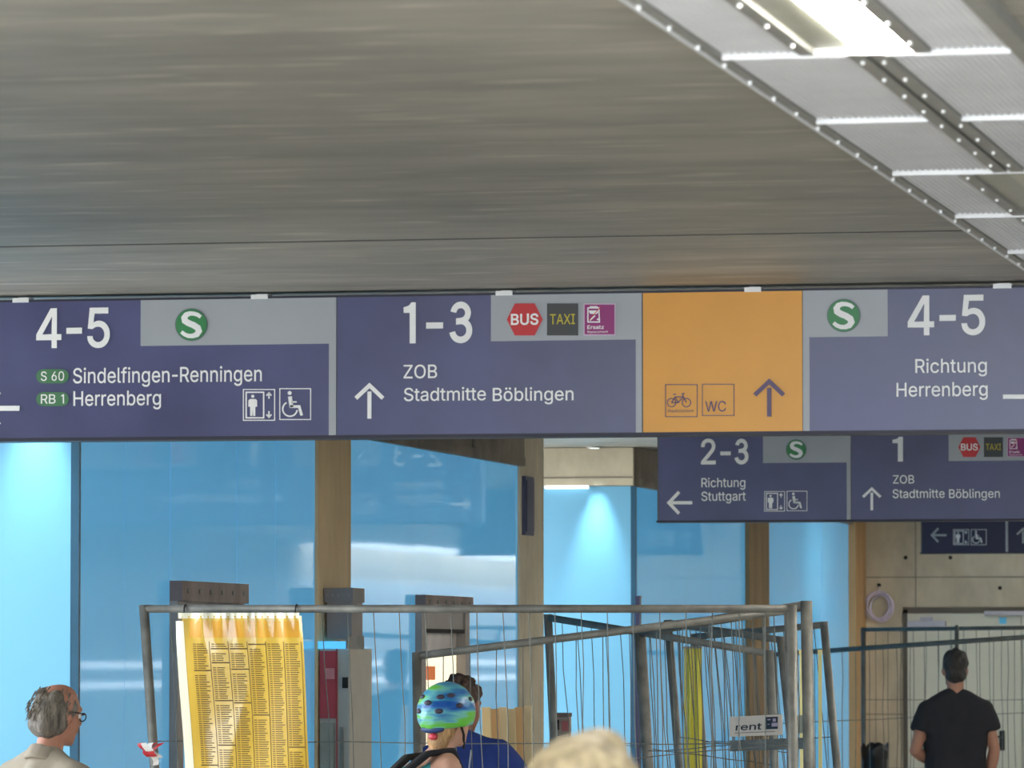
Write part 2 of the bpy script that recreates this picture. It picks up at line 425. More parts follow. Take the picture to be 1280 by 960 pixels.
for row in range(-4, 46):
    lit = row % 4 in (3, 2)
    # rows that end at the first visible bar (row -1, -2) hold a luminaire; rows 0 and 1 none; 2 and 3 again
    if lit:
        rpanel('L', xs_p0, xc - FX - RW, row); rpanel('R', xc + FX + RW, xr_ - FRW, row)
        ra, rbx = xc - FX - RW, xc + FX
    else:
        rpanel('LF', xs_p0, xs_p1, row); rpanel('RF', xc + GAP / 2 + RW, xr_ - FRW, row)
        ra, rbx = xs_p1, xc + GAP / 2
    part_copy('rail', 'rail', mk('rail', (0, 0, -.002), (RW, PER, .03), M_RAIL), (ra - XL, row * PER, 0))
    part_copy('rail', 'rail', None, (rbx - XL, row * PER, 0))
    part_copy('bar', 'cross_bar', mk('cross_bar', (0, -.006, -.006), (xs_p1 - xs_p0, .006, .018), M_BAR), (FRW, row * PER, 0))
    part_copy('bar', 'cross_bar', None, (xc + GAP / 2 + RW - XL, row * PER, 0))
    if -1 <= row <= 7:
        for k in range(4):
            y = (row + (k + .35) / 4) * PER
            for x in (XL + FRW * .62, ra + RW * .5, rbx + RW * .5):
                part_copy('rivet', 'rivet', lambda: MB().tube([(0, 0, -.007), (0, 0, .004)], [.004, .0055], 8).build('rivet', M_RIVET, raft), (x - XL, y, -.002))
    if row % 4 == 2: LUMS.append(row)
for i, row in enumerate(LUMS):
    lab = 'ceiling luminaire with white glowing diffuser in the metal raft before the first sign' if row < 2 else \
          'unlit ceiling luminaire in the metal raft above the wide signs' if row == 2 else 'ceiling luminaire further along the metal raft behind the signs'
    t = tag(empty('ceiling_light', (xc, YB + row * PER, ZR)), lab, 'ceiling light', 'luminaires in the metal ceiling raft')
    Lh = 2 * PER
    MB().box((-FX, .03, .0095), (FX, Lh - .03, .034)).build('housing', M_REFL, t)
    MB().box((-FX + .09, .05, .004), (FX - .012, Lh - .05, .009)).build('diffuser', M_DIFF if row != 2 else mat('unlit diffuser', (196, 196, 178), .4, var=.1), t)
    MB().box((-FX, .006, -.004), (FX, .03, .03)).build('end_plate', M_BAR, t)
    MB().box((-FX, Lh - .03, -.004), (FX, Lh - .006, .03)).build('end_plate', M_BAR, t)

# unseen lamp, added to brighten the end of the passage
for x_, y_, lab in ((-4.6, 39.2, 'slim unseen ceiling lamp added to brighten the concrete end wall'),):
    t = tag(empty('ceiling_light', (x_, y_, ZC)), lab, 'ceiling light')
    MB().box((-.7, -.06, -.05), (.7, .06, -.001)).build('housing', M_BAR, t, bevel=.006)
    MB().box((-.68, -.05, -.056), (.68, .05, -.05)).build('diffuser', mat('added lamp diffuser', (255, 246, 230), .4, emit=70, var=0), t)
# downlights over the lit blue glass
def downlight(px, Yc, lab, lean):
    x = onY(px, 640, Yc).x
    t = tag(empty('downlight', (x, Yc - .13, ZC - .004)), lab, 'downlight')
    MB().tube([(0, 0, .003), (0, 0, -.006)], .045, 20).build('ring', M_CEIL, t)
    MB().tube([(0, 0, -.006), (0, 0, -.008)], .030, 16).build('lens', mat('downlight lens', (225, 240, 250), .3, emit=1.5, var=0), t)
    l = bpy.data.lights.new('downlight_beam', 'SPOT'); l.energy = GLOW; l.color = (.78, .95, 1.0)
    l.spot_size = math.radians(40); l.spot_blend = 1.0; l.shadow_soft_size = .03
    o = bpy.data.objects.new('downlight_beam', l); link(o, t)
    o.location = (0, 0, -.02); o.rotation_euler = (math.radians(lean), 0, 0)
    return t
downlight(48, Y_C1, 'round downlight above the blue stairwell glass next to the grey-haired man', 5)
downlight(748, Y_C2, 'round downlight above the blue stairwell glass beside the concrete pier', 5)
ls = box('light_strip', onY(681, 611, Y_C2 - .05), onY(736, 607, Y_C2 - .02), mat('white strip', (250, 252, 250), .4, emit=1.5))
tag(ls, 'short white light strip under the concrete header over blue glass', 'light strip')
portal('sky_opening_behind', (-2.3, Y0 - .05, 1.5), (math.radians(90), 0, 0), 10, 3.1)
struct(box('wall_far', (-3.6, Y9, 0), (XR + .3, Y9 + .3, ZC), M_RIGHT))
# ================================================================== SIGNS
# outlines of the sign lettering: character: (advance, contours as x, y pairs), 500 units to the em
GLYPHS = {
    '-': (227, [[57,94,168,94,168.5,122,168,122.5,57,122]]),
    '0': (227, [[107,-3,117,-3.5,128,-2.5,135,-1,144,2,152,5.5,160,10.5,168,18,174,24,184.5,39,190,51,194,62,197,73,200,88,202.5,114,202,148,200.5,162,198,177,191.5,199,186.5,211,181.5,220,176,228,168.5,236,161,242.5,155,247,147,251,136,255,127,257,116,258,104,257.5,97,256.5,87,254,79,251,73,247.5,65,242,56,234,50,227,44.5,219,38.5,207,31.5,188,26.5,166,24,139,24.5,107,27.5,82,30.5,69,34,57,38,47,43.5,37,49.5,28,55,21,62,14.5,70,8.5,79,3.5,87,0.5,96,-2],[107,25,95,28,85,34,79,39,74,45,66.5,58,60.5,75,56.5,95,54.5,121,55,143,57,163,60.5,179,65.5,194,73,208,81,217.5,86,221.5,92,225,98,227.5,104,229,116,229.5,123,229,130,227,136,224.5,142,220.5,151.5,211,156.5,203,160,196,166,180,170,160,172,133,171.5,111,169,88,165,71,158.5,55,151.5,44,144,35.5,138,31.5,133,28.5,127,26.5,120,25]]),
    '1': (160, [[74,0,106,0,106,254,82,254,72,240,56,230,30,224,30,198,74,198]]),
    '2': (227, [[32,0,194.5,0,194,28.5,76.5,29,77,30.5,136,92,160.5,120,176.5,141,182.5,152,186.5,161,190,176,190.5,190,189,202,185,214,179,225,171,235,160,244,150,250,134,255.5,126,257,116,258,99,257,85,254,71,248,60,240.5,48.5,229,40,216,37,208,34.5,199,33,189,33,181,63,181,64.5,193,68,204,74,214,82,221,92,226.5,104,229.5,115,229.5,127,228,135,225.5,141,222,147.5,217,153,211,157,203,159,197,160,190,160,182,158.5,172,155.5,163,150,153,142.5,143,126.5,124,32,24]]),
    '3': (227, [[101.5,-3,121,-3,134,-1,147,3,160,9,169,15.5,179.5,25,187,36,193,49,195.5,59,196.5,68,196.5,76,195.5,86,193,96,190.5,102,185.5,111,180,119,174.5,124,167,130.5,159,135.5,151,139.5,140,143,131,144.5,111,145,186,230,186,254,186,254.5,35,254,35,226,144,226,144,224,142,222,78.5,150,78.5,124,79,123.5,111,123.5,124,121.5,134,118.5,141,115,147,111,152.5,106,157.5,99,161,92,163.5,84,164.5,77,164.5,67,163,59,160,51,155.5,44,149,37.5,144,33.5,137,30,130,27.5,120,25.5,114,25,103,25,95,26,87,28,80,30.5,74,34,67,39,62.5,44,58.5,51,56,57,54,66,22,66,23.5,53,28,40,34.5,29,44,19,57,9.5,69,3.5,87,-1.5]]),
    '4': (226, [[20,53,141,53,141,0,171,0,171,53,207,53,207,81,171,81,171,254,131,254,20,84],[141,81,54,81,141,214]]),
    '5': (227, [[104,-3,115,-3.5,125,-2.5,135,-0.5,144,2.5,152,6,161,11.5,168,17.5,174,23,179,29,184.5,38,189,47,192,55,195,71,195.5,82,195,93,193,105,189.5,116,184.5,126,179.5,134,173,142,165,149.5,157,155.5,148,160,139,163.5,128,166,118,167,106,166.5,95,164.5,85,161,76,156.5,67,151,75.5,226,183,226,183,254.5,48,254,34,126.5,64,123,76,131,91,136.5,99,138,109,138.5,123,137,131,134.5,137,131.5,143,127,148.5,122,153,117,157,110,160,104,162.5,95,164,84,163.5,72,161,61,157,52,152,44,143,35.5,133,29.5,123,26,114,25,101,25.5,91,28,81,33,74,39,67,47,63.5,54,61,65.5,30,65.5,30,65,31.5,52,36,39,42.5,28,52,17.5,63,9.5,75,3,90,-1.5]]),
    '6': (227, [[107,-3,124,-3,135,-1,149,4,161,11,172,20,181.5,32,188.5,46,192.5,59,194,68,194.5,82,193.5,94,191,105,187,116,182,125,176,133,169,140,160,146,152,150.5,140,154.5,129,156.5,114,157,106,156,96,153,87.5,148,160,253,161,254,160,254.5,126,254,68.5,170,53.5,147,46,133,40,120,36,109,33.5,99,32,89,32,81,32,72,33.5,61,38.5,45,43,36,47.5,29,54.5,20,61,14.5,74,5.5,83,1.5,91,-1],[106,24.5,96,27,87,31,78,38,71.5,46,66.5,56,63.5,66,62.5,77,63,89,65.5,99,69.5,108,75,116,83,123.5,91,128,101,131.5,111,132.5,123,132,133,129,141,124.5,149,117.5,155.5,110,160,101,163,90,163.5,79,163,68,160.5,58,156.5,49,150,40,143,33.5,134,28.5,126,25.5,116,24.5]]),
    'A': (240, [[8.5,0,42.5,0,67,71,68,71,172,71,197.5,0,231.5,0,138,254.5,100.5,254],[78,99.5,77.5,101,102.5,173,119,227.5,139,164,162,100]]),
    'B': (228, [[30,0,128,0,143,1,153,2.5,169,7.5,182,14.5,189,19.5,193.5,24,201,35,204,41,207,50,209,65,208,82,206,91,203.5,97,200,104,195.5,110,190,116,184,121,172,128,165,130,157.5,131,158,133.5,169,137.5,178,143,188,152,192.5,158,196,166,198,173,199,181,199,192,198,200,195.5,210,191.5,219,186,228,180,234.5,173,240,165,245,158,248.5,150,251,132,254,123,254.5,30,254],[63,28.5,63,115.5,127,115.5,139,114,149,111,157,106.5,165,100,171.5,92,175,84,177,77,177.5,68,177,60,174.5,52,170.5,46,165,40,160,36,155,33.5,147,31,131,29],[63,143,62.5,226,121,226,133,225,142,223,150,219.5,156,214.5,161.5,208,165.5,201,167.5,194,168,184,167,176,164.5,168,161,162,156,156,150,151.5,144,148,138,145.5,127,143]]),
    'C': (255, [[126.5,-3,146,-3,165,0.5,182,7,190,11,199,17,211.5,28,218.5,37,223.5,44,231.5,61,236.5,80,236,80.5,204,80,201,69,195.5,58,190,51,182,42.5,172,36,163,31.5,153,28.5,140,26.5,128,26.5,117,28,105,31.5,95,36,86,42,78,50,70,59,64,69,60,78,56.5,88,52.5,109,51.5,127,52,138,54.5,158,57.5,170,60.5,178,68.5,193,73.5,200,80,207,86,212,94,217.5,108,224,124,227.5,130,228,143,227.5,158,224.5,167,221,176,216,183,211,189,205,194.5,198,198.5,191,201.5,184,204,174,236.5,174,232.5,190,226,206,216,221,205,232.5,191,242.5,176,250,160,255,144,257.5,130,258,118,257,107,255,98,252.5,89,249,78,243.5,67,236.5,59.5,230,51,221,43,211,37.5,202,32,191,28,180,24.5,168,22,155,20.5,141,20,127,20.5,113,22.5,96,25,84,28.5,72,32.5,62,39,50,45.5,40,52.5,31,64,20.5,72,14.5,83,8,92,4,102,0.5,114,-2]]),
    'E': (209, [[30,0,187.5,0,187,28.5,62.5,29,62.5,114,177.5,115,177,143,62.5,143,62.5,226,186,226,186,226,186,254,30,254]]),
    'H': (258, [[30,0,62.5,0,63,116,196,116,196,0,228.5,0,228,254.5,196,254,196,144.5,63,144.5,62,254,30,254]]),
    'I': (150, [[15.5,0,134.5,0,134.5,28,91.5,29,91.5,225,92,226,134,226,134,254.5,15.5,254,16,226,59,226,59,29,16,28.5]]),
    'O': (267, [[126.5,-3,138,-3.5,150,-2.5,161,-0.5,170,2,179,5.5,191,12,199,17.5,208,24.5,216.5,34,224,44,229.5,53,234.5,63,238.5,73,242,85,244.5,98,246,111,246.5,135,245,153,243,165,240,176,234.5,191,229,202,223.5,211,215,222,207.5,230,200,236.5,188,244,178,249,166,253.5,155,256,144,257.5,130,258,118,257,107,255,98,252.5,89,249,78,243.5,67,236.5,59.5,230,52,222,44.5,213,37.5,202,32.5,192,28.5,182,25,170,22.5,158,20.5,141,20,127,20.5,113,22.5,96,25,84,28.5,72,33,61,40,48,46,39,54.5,29,63,21,74,13,84,7.5,93,3.5,104,0,114,-2],[127,26.5,119,27.5,111,29.5,104,32,95,36,86,42,81,47,75,53,69,61,60.5,77,55,94,52,115,52,138,54.5,158,59.5,175,67.5,191,77.5,204,89,214.5,96,218.5,105,223,120,227,137,228,147,227,156,225,164,222,171,218.5,178,214.5,185,209,196,196,201.5,188,205.5,180,211.5,162,214.5,143,215,118,212.5,97,208,81,204.5,72,199.5,63,194,55,189,49.5,183,44,176,38.5,169,34.5,161,31,152,28.5,144,27]]),
    'R': (224, [[30,0,62.5,0,63,99,123,99,176.5,0,214,0,157,104,167,108.5,176,114,183,120,190.5,128,195.5,136,200,146,203,157,204.5,168,204.5,183,203.5,192,201,203,197,213,191.5,223,185.5,230,177,238,168,243.5,160,247.5,151,250.5,131,254,120,254.5,30,254],[63,127.5,62.5,226,120,226,132,225,141,223,149,220,155,216,162.5,209,167,202,170.5,193,172.5,182,172.5,171,171,161,168,152,163.5,145,157,138.5,151,134.5,145,131.5,138,129.5,129,128,120,127.5]]),
    'S': (223, [[103,-4,126,-4,144,-1,159,4,174,12,185,21.5,190.5,28,195,34,201,48,204,63,203.5,80,200.5,92,196.5,100,192,107,181,117.5,168,126,154,132.5,137,138.5,99,148.5,81,155.5,74,159.5,68,164.5,62.5,170,59.5,176,57.5,185,58,195,60.5,203,65.5,211,72,217,81,223,92,227,104,229,116,229,128,228,140,224.5,149,220,158,213,163.5,206,167,198,169,189,200.5,189,199,201,195,213,188,225,179,235,167,244,155,250.5,140,255,124,257.5,103,257.5,87,255,72,250.5,57,242.5,51,238.5,44,231.5,35,220,29,207,27,200,26,192,26.5,177,28,169,30.5,162,33.5,156,39,149,50,138.5,63,130.5,78,124,132,108.5,150,101.5,158,96.5,164,92,168.5,86,171,81,172.5,71,172,61,169,52,163.5,44,156,37,145,31,134,27,123,25,108,24.5,98,25.5,84,29,73,34,65,40.5,58,49,54.5,56,52,68.5,19,68,21,54,26.5,39,33.5,28,44,16.5,57,8,71,1.5,87,-2.5]]),
    'T': (224, [[96.5,0,128.5,0,128.5,226,208,226,208,254.5,16,254,16,226,96,226,96,225.5]]),
    'U': (259, [[119,-4,138,-4,151,-2.5,166,1,182,7.5,196,17,207,27,215,38,221.5,50,226.5,65,228.5,82,228,254.5,197,254.5,196.5,254,196.5,88,195,74,191,62,187,54,182,47,176,41,168,35.5,161,31.5,152,28.5,142,26.5,131,26,121,26,111,27.5,102,30,93,34,84,40,78,46,72.5,53,67.5,62,63.5,74,62,86,62,254,62,254.5,30,254,30,82,31.5,69,35,55,40,44,47,33,57,22,66,14.5,77,7.5,90,2,105,-2]]),
    'W': (343, [[77.5,0,115.5,0,161,169,166,190,171,217,183,164,227.5,0,265,0,334.5,254,301.5,254,261,97,246,32,234,86,190,254,153,254.5,110,91,102.5,60,97,31.5,84,89,41.5,254,41,254.5,8.5,254]]),
    'X': (237, [[9,0,46,0,99.5,77,119,108.5,128,92,137.5,77,191,0,227.5,0,138,131,223,254.5,187,254.5,136.5,182,119,151.5,110,168,99.5,185,52,254,15,254,100,130]]),
    'Z': (219, [[21,0,199.5,0,199.5,28,199,28.5,91,28.5,59,28,57.5,28,83,62,198.5,231,198,254.5,20,254,20,226,21,226,161.5,226,139.5,197,21,24]]),
    'a': (195, [[76.5,-4,89,-4,96,-3,105,-0.5,112,2.5,120,7,125,11,131.5,18,137,26,138.5,26,138.5,0,168.5,0,168.5,126,168,136,166,148,163.5,155,160,162,156,168,149,175.5,143,180,136,184,128,187.5,121,189.5,105,192,88,192,73,189.5,59,185,46,178,35,169,26.5,158,20.5,146,50,137,53.5,144,58.5,150,64,155,71,159.5,78,162.5,85,164.5,101,165.5,114,163.5,123,159.5,130.5,153,135.5,144,137.5,135,137.5,126,136.5,121,133,117.5,128,115.5,122,114,73,107.5,59,104.5,49,101.5,40,97.5,32,92,24.5,85,18.5,75,16.5,68,15.5,62,15,54,15.5,45,17,38,19,31,25.5,20,35,10,47,2.5,62,-2.5],[77,23,68,25,60,28.5,54,33,49,39,46.5,46,46,56,47.5,63,51,68.5,59,75.5,65,78.5,72,81,83,83.5,120,88.5,132,91.5,138,94.5,138,69,137,60,133.5,50,127,40,123,35.5,117,31,105,25.5,94,23,82,23]]),
    'b': (212, [[106.5,-4,119,-4,129,-3,139,-0.5,147,3,157,8,166,15,173,23,179.5,32,185.5,43,189.5,54,192.5,65,194.5,79,195,94,194.5,110,192.5,123,189.5,135,185,146,179,157,172,167,165,173.5,156,180.5,148,185,140,188.5,130,191,119,192,106,192,97,190.5,89,188,82,184.5,75,179.5,68.5,173,59,160,57,160,57,254,27,254.5,26.5,0,56,0,56,29,56,29.5,59,29.5,69.5,15,79,6,91,-0.5,98,-2.5],[104,23.5,93,26,83,31,74,39,67.5,47,62,59,58,73,56.5,86,56.5,104,58.5,118,61.5,129,66,139,73,149,82,157,90,161.5,102,164.5,113,165,124,163.5,134,159.5,144,152.5,152,143,158,131,162,117,164,102,164,88,162,72,158,58,152,46,145,38,137,30.5,129,26.5,116,23.5]]),
    'c': (198, [[95,-4,111,-4,124,-2,137,2,149,8,159,15,169,26,176,37,181.5,51,181,51.5,152,58.5,149,50,144.5,42,139,36,133,31,126,27.5,117,24.5,111,23.5,101,23.5,93,24,86,25.5,79,28.5,74,31.5,64,41,56.5,53,52,65,49,79,48,96,49.5,112,53,126,58.5,139,64.5,147,74,156.5,82,161,92,164,101,165,112,164.5,125,161,131,158,137,154,145.5,144,152,131,180.5,139,176.5,150,172,158,165,167,157,175,146,182,136,186.5,125,190,112,192,95,192,87,191,77,188.5,69,185.5,61,181.5,48,172,36.5,160,31.5,152,27,144,23,134,20.5,125,17.5,107,17,94,17.5,81,20.5,63,26.5,45,35.5,30,47,17,55,10.5,62,6,69,2.5,77,-0.5,85,-2.5]]),
    'd': (212, [[89.5,-4,100,-4,109,-3.5,118,-1.5,126,1.5,134,6.5,140,12,146.5,19,154,29.5,156,29.5,156.5,29,156.5,0,186,0,186,254.5,155.5,254,155,159.5,153,160,145.5,171,139,178,132,183,124,187.5,116,190.5,106,192,97,192.5,86,191.5,76,189.5,66,186,58,181.5,49,175.5,42,168.5,35,160,29,150,24.5,140,20.5,127,18.5,116,17,100,17,90,18,76,19.5,66,22.5,54,27,43,32.5,32,38.5,24,45,17,53,10,62,4,70,0.5,78,-2],[96,23.5,85,26,75,31,65.5,39,59,48,54,59,50,73,48,91,48.5,105,50.5,119,54.5,132,60.5,143,66.5,151,75,157.5,84,162,94,164.5,105,165,118,163,127,159,137,151,144.5,142,150,131,154,117,156,98,155.5,84,153.5,70,149.5,57,144,46,137,37.5,127,29.5,118,25.5,108,23.5]]),
    'e': (202, [[96.5,-4,114,-4,128,-2,141,2,152,7.5,163,15,172.5,25,178.5,35,182.5,45,153,52.5,149,44,144,37.5,138,32,129,27,121,24.5,110,23,97,23.5,87,25.5,80,28.5,71,33.5,65,39,59,46,54.5,54,51,64,49,73,48,84.5,185,84.5,185.5,85,185,112,182.5,128,180,137,176.5,146,168.5,160,159,171,151,177.5,144,182,137,185.5,129,188.5,118,191,111,192,94,192,84,190.5,74,188,60,181.5,52,176,46,170.5,36,159,27,144,23,134,20.5,125,17.5,106,17,93,17.5,81,20.5,62,23,54,27.5,43,36,29,48,16,61,6.5,76,0,86,-2.5],[48,110.5,49.5,121,53,132,58,141,66,150.5,73,156.5,82,161.5,90,164,103,165,112,164.5,123,161.5,131,157,138.5,151,144,144,149,134,152.5,123,154.5,111]]),
    'f': (127, [[40.5,0,71,0,71,163,114,164,114,189.5,71,190,71,212,72,220,74,225.5,77,230,81,233,86,235.5,94,237,101,237,114,234.5,121.5,260,117,262,109,264,101,265,85,264.5,71,261,61,256,55,251.5,49,245,45.5,239,42.5,232,40.5,221,40,190,3,189,3,163.5,40.5,163]]),
    'g': (213, [[98.5,-75,114,-75,129,-73,143,-69,154,-64,162,-58.5,171.5,-50,178.5,-40,182.5,-30,185.5,-18,186,-4,186,189,186,189.5,157,189.5,156,159.5,153.5,160,146,171,138,179,129,185.5,121,189,111,191.5,97,192.5,86,191.5,73,188.5,65,185.5,56,180.5,48,174,42,168.5,36.5,162,31.5,154,26.5,145,23,136,19,120,17,101,17.5,82,19.5,68,24,53,31,39,39,28,49,18,62,10,76,5,90,2.5,110,3,122,6,133,11.5,142.5,20,153,34,155.5,34,155.5,-7,154,-18,151,-26,147.5,-31,141,-37.5,134,-42,124,-46,111,-48.5,96,-48.5,84,-46.5,76,-43.5,66,-38,59.5,-32,51,-20.5,25.5,-35,30,-43,37.5,-52,46,-59,53,-63.5,62,-68,74,-72,87,-74.5],[98,29.5,86,31.5,77,35,69,41,60.5,50,54.5,61,51,71,48.5,85,48,100,49.5,115,52.5,127,57.5,138,63.5,147,73,156,81,161,94,164.5,105,165,116,163.5,128,159,136,153,144,144,150,132,154,119,156,105,156,87,154.5,75,151,63,145.5,52,138.5,43,130,36.5,121,32,111,30]]),
    'h': (205, [[26.5,0,57,0,57,116,57.5,124,59,131,61.5,138,65.5,145,69.5,150,75,155.5,81,159,88,162,96,164,102,164.5,114,164,120,162.5,127,159.5,136.5,152,143,143,146.5,133,148,121,148,0,178.5,0,178.5,128,176,145,171.5,158,167.5,166,162.5,172,156,178.5,149,183.5,142,187,133,190,126,191.5,115,192.5,106,192,95,190,88,187.5,80,183.5,74,179.5,68,174,62,167,57,158.5,57,254,56,254.5,27,254.5,26.5,254]]),
    'i': (83, [[26.5,0,57,0,57,189,56,189.5,26.5,189],[37.5,222,45,221.5,49,222.5,54,225,60,231,63,238,63,245,60.5,252,55,258,51,260,47,261.5,43,262,37,261.5,31,259,27,256,24,253,21,246,20.5,242,21,237,23.5,231,30,224.5]]),
    'l': (95, [[69.5,-1,81,-0.5,90,2,85,27,79,26,71,26,67,26.5,63,28,61,30,59,33,57,42,57,254,56,254.5,27,254.5,26.5,43,27,31,29,23,32,17,35,12,41,6.5,47,3,54,0.5,62,-1]]),
    'm': (305, [[26.5,0,57,0,57,119,57,126,58.5,134,61,141,64.5,147,68.5,152,74,157,79,160.5,85,163,91,164.5,98,165,106,165,111,164,117,162,122,159,130.5,151,133.5,146,136,140,137,130,137,0,167.5,0,167.5,124,169,136,171.5,143,175.5,150,180,155,185,158.5,191,162,197,164,203,165,211,165,219,164.5,224,163,231,160,236,156.5,240,153,243,149,245,145,247,138,248,127,248,0,278,0,278.5,133,277.5,143,275,154,271.5,162,267,170,262.5,175,256,181.5,249,186,242,189,234,191.5,224,193,208,192.5,198,190.5,190,187.5,184,184.5,177,179.5,166.5,169,162.5,163,159,155.5,154.5,166,151,172,144,180,138,185,131,189,124,191.5,115,193,105,193,98,192,89,189.5,82,186,76,182.5,69.5,176,64,170,59.5,163,56,156,56,189.5,27,189.5]]),
    'n': (205, [[26.5,0,57,0,57,116,57.5,124,59,131,61.5,138,65.5,145,69.5,150,75,155.5,81,159,88,162,96,164,102,164.5,114,164,120,162.5,127,159.5,136.5,152,143,143,146.5,133,148,121,148,0,178.5,0,178.5,120,177.5,137,174,152,168.5,164,162,173,152,181.5,140,188,126,191.5,109,192,95,190,84,186,73,179,63.5,169,56,156.5,56,189.5,26.5,189]]),
    'o': (208, [[95,-4,111,-4,122,-2.5,130,-0.5,139,2.5,146,6,159,15,166.5,23,171.5,29,180,43,184.5,54,187,62,190,80,190.5,100,188,121,185.5,131,182,141,177.5,150,173,157,168,164,161.5,170,156,175.5,148,181,141,184.5,132,188,120,191,112,192,95,192,87,191,77,188.5,69,185.5,61,181.5,48,172,36.5,160,31.5,152,27,144,23,134,20.5,125,17.5,107,17,94,17.5,81,20.5,63,26.5,45,35.5,30,47,17,55,10.5,62,6,69,2.5,77,-0.5,85,-2.5],[96,23.5,84,26.5,74,31.5,65,40,58.5,49,53,62,49.5,76,48,92,49,109,51.5,121,56.5,135,62.5,145,72,154.5,79,159.5,90,163.5,101,165,112,164.5,123,162,133,157,142,149,150,137,155.5,124,158.5,110,159.5,97,159,81,156.5,68,152,55,146,44,138,35,129,29,119,25,107,23.5]]),
    'p': (212, [[26.5,-71,57,-71,57,29,59,29,67.5,17,74,10.5,79,6,87,1.5,94,-1.5,103,-3.5,121,-4,132,-2.5,141,0,150,4,158,9,166,15,173,23,179.5,32,185,42,189.5,54,192,63,194,74,195,85,194.5,110,191,130,184.5,147,179,157,174,164,168,171,162,176.5,155,181.5,147,185.5,136,189.5,123,192,106,192,95,190,86,186.5,76,180,68,172,59,160,56,159.5,56,189.5,26.5,189],[104,23.5,93,26,83,31,74,39,67.5,47,62,59,58,73,56.5,86,56.5,104,58.5,118,61.5,129,66,139,73,149,82,157,90,161.5,102,164.5,113,165,124,163.5,134,159.5,144,152.5,152,143,158,131,162,117,164,102,164,88,162,72,158,58,152,46,145,38,137,30.5,129,26.5,116,23.5]]),
    'r': (130, [[26.5,0,57,0,57,121,58,130,61,138,65.5,146,70,151,78,156.5,85,160,93,162,102,163,113,162.5,121.5,161,121,192,104,192.5,98,192,91,190.5,83,187.5,74,182,67,175.5,62.5,170,57,160.5,56,161,56,189.5,26.5,189]]),
    's': (182, [[81,-4,99,-4,111,-2.5,126,1.5,138,7,149,15,156.5,24,162,34,165,45,165.5,58,164.5,65,162.5,71,157,81,148,90.5,137,97,126,101.5,83,112,72,115.5,66,118.5,62,122,58,126,56,129,54.5,135,54.5,142,55.5,146,58,151,62,156,68,160,75,163.5,83,165.5,91,166,101,166,109,164.5,116,161.5,121,158,127.5,151,131,146,134,138.5,162,145,159.5,153,155,162,149.5,170,142,177.5,134,183,127,186.5,118,189.5,108,191.5,92,192.5,77,191,63,187.5,52,182.5,43,176.5,33.5,167,27.5,157,24,146,23.5,131,26.5,119,32,109,36,104,42,99,52,93,64,88,109,77,116,74.5,126,69,129.5,65,132.5,60,134,54,134,49,132.5,43,128.5,37,122,31,116,27.5,108,24.5,99,23,87,23,79,23.5,71,25.5,64,29,58,33,53,39,49.5,45,47,53,18,47,20.5,37,25.5,26,31,19,40,10.5,49,4.5,58,1,68,-2]]),
    't': (114, [[76.5,-2,88,-2,96,-1.5,104,0,106.5,1,101,26.5,86,25,75,26,72,27.5,68,30.5,65.5,34,64,38,63,47,63,163,102,163.5,102,189,63,189.5,63,235,33,235.5,32.5,190,3,189.5,3,164,32.5,163,32.5,43,34.5,30,37,23,40,18,44,13,50,7.5,56,3.5,62,1]]),
    'u': (205, [[83.5,-2,95,-2.5,105,-1.5,114,1,123,5,131,10,138.5,17,144,25,149,33.5,149,0,178.5,0,178,189.5,148,189,148,74,147.5,66,146,59,143.5,52,140,45,136,40,131,35,125,31,118,28,111,26,103,25,89,26,82,28,77,30.5,73,33.5,68,38,64.5,42,61.5,48,58,58,57,68,57,189,26.5,189,26.5,66,27.5,51,30,40,33,32,38,23,43,17,50,10,58,5,66,1.5,74,-1]]),
    'z': (190, [[21,0,169.5,0,169.5,28,169,28,63,28,63,29,63,30,166,165,166,189.5,24,189,24,161.5,127,161.5,127,160,21,23]]),
    'ö': (208, [[95,-4,111,-4,122,-2.5,130,-0.5,139,2.5,146,6,159,15,166.5,23,171.5,29,180,43,184.5,54,187,62,190,80,190.5,100,188,121,185.5,131,182,141,177.5,150,173,157,168,164,161.5,170,156,175.5,148,181,141,184.5,132,188,120,191,112,192,95,192,87,191,77,188.5,69,185.5,61,181.5,48,172,36.5,160,31.5,152,27,144,23,134,20.5,125,17.5,107,17,94,17.5,81,20.5,63,26.5,45,35.5,30,47,17,55,10.5,62,6,69,2.5,77,-0.5,85,-2.5],[96,23.5,84,26.5,74,31.5,65,40,58.5,49,53,62,49.5,76,48,92,49,109,51.5,121,56.5,135,62.5,145,72,154.5,79,159.5,90,163.5,101,165,112,164.5,123,162,133,157,142,149,150,137,155.5,124,158.5,110,159.5,97,159,81,156.5,68,152,55,146,44,138,35,129,29,119,25,107,23.5],[64,222,71,221.5,79,224.5,85,231,87.5,237,88,242,87.5,246,85,252,79,258.5,72,261.5,64,261.5,57,259,51.5,254,48,247,47.5,239,48.5,235,50.5,231,57,224.5],[135.5,222,143,221.5,147,222.5,151,224.5,156.5,230,159.5,237,159.5,246,156.5,253,151,258.5,144,261.5,136,261.5,129,259,122.5,253,119.5,245,119.5,238,120.5,234,123,230,129,224]]),
}
def _polar(cx, cy, r, a0, a1, n):
    return [v for k in range(n + 1) for v in (cx + r * math.cos(math.radians(a0 + (a1 - a0) * k / n)), cy + r * math.sin(math.radians(a0 + (a1 - a0) * k / n)))]
GLYPHS['3'] = (218, [_polar(108, 187, 67, 168, -52, 16) + _polar(108, 74, 77, 52, -166, 18) + _polar(108, 74, 46, -166, 84, 18) + [80, 118, 80, 147] + _polar(108, 187, 37, -86, 168, 14)])
_cap = {}
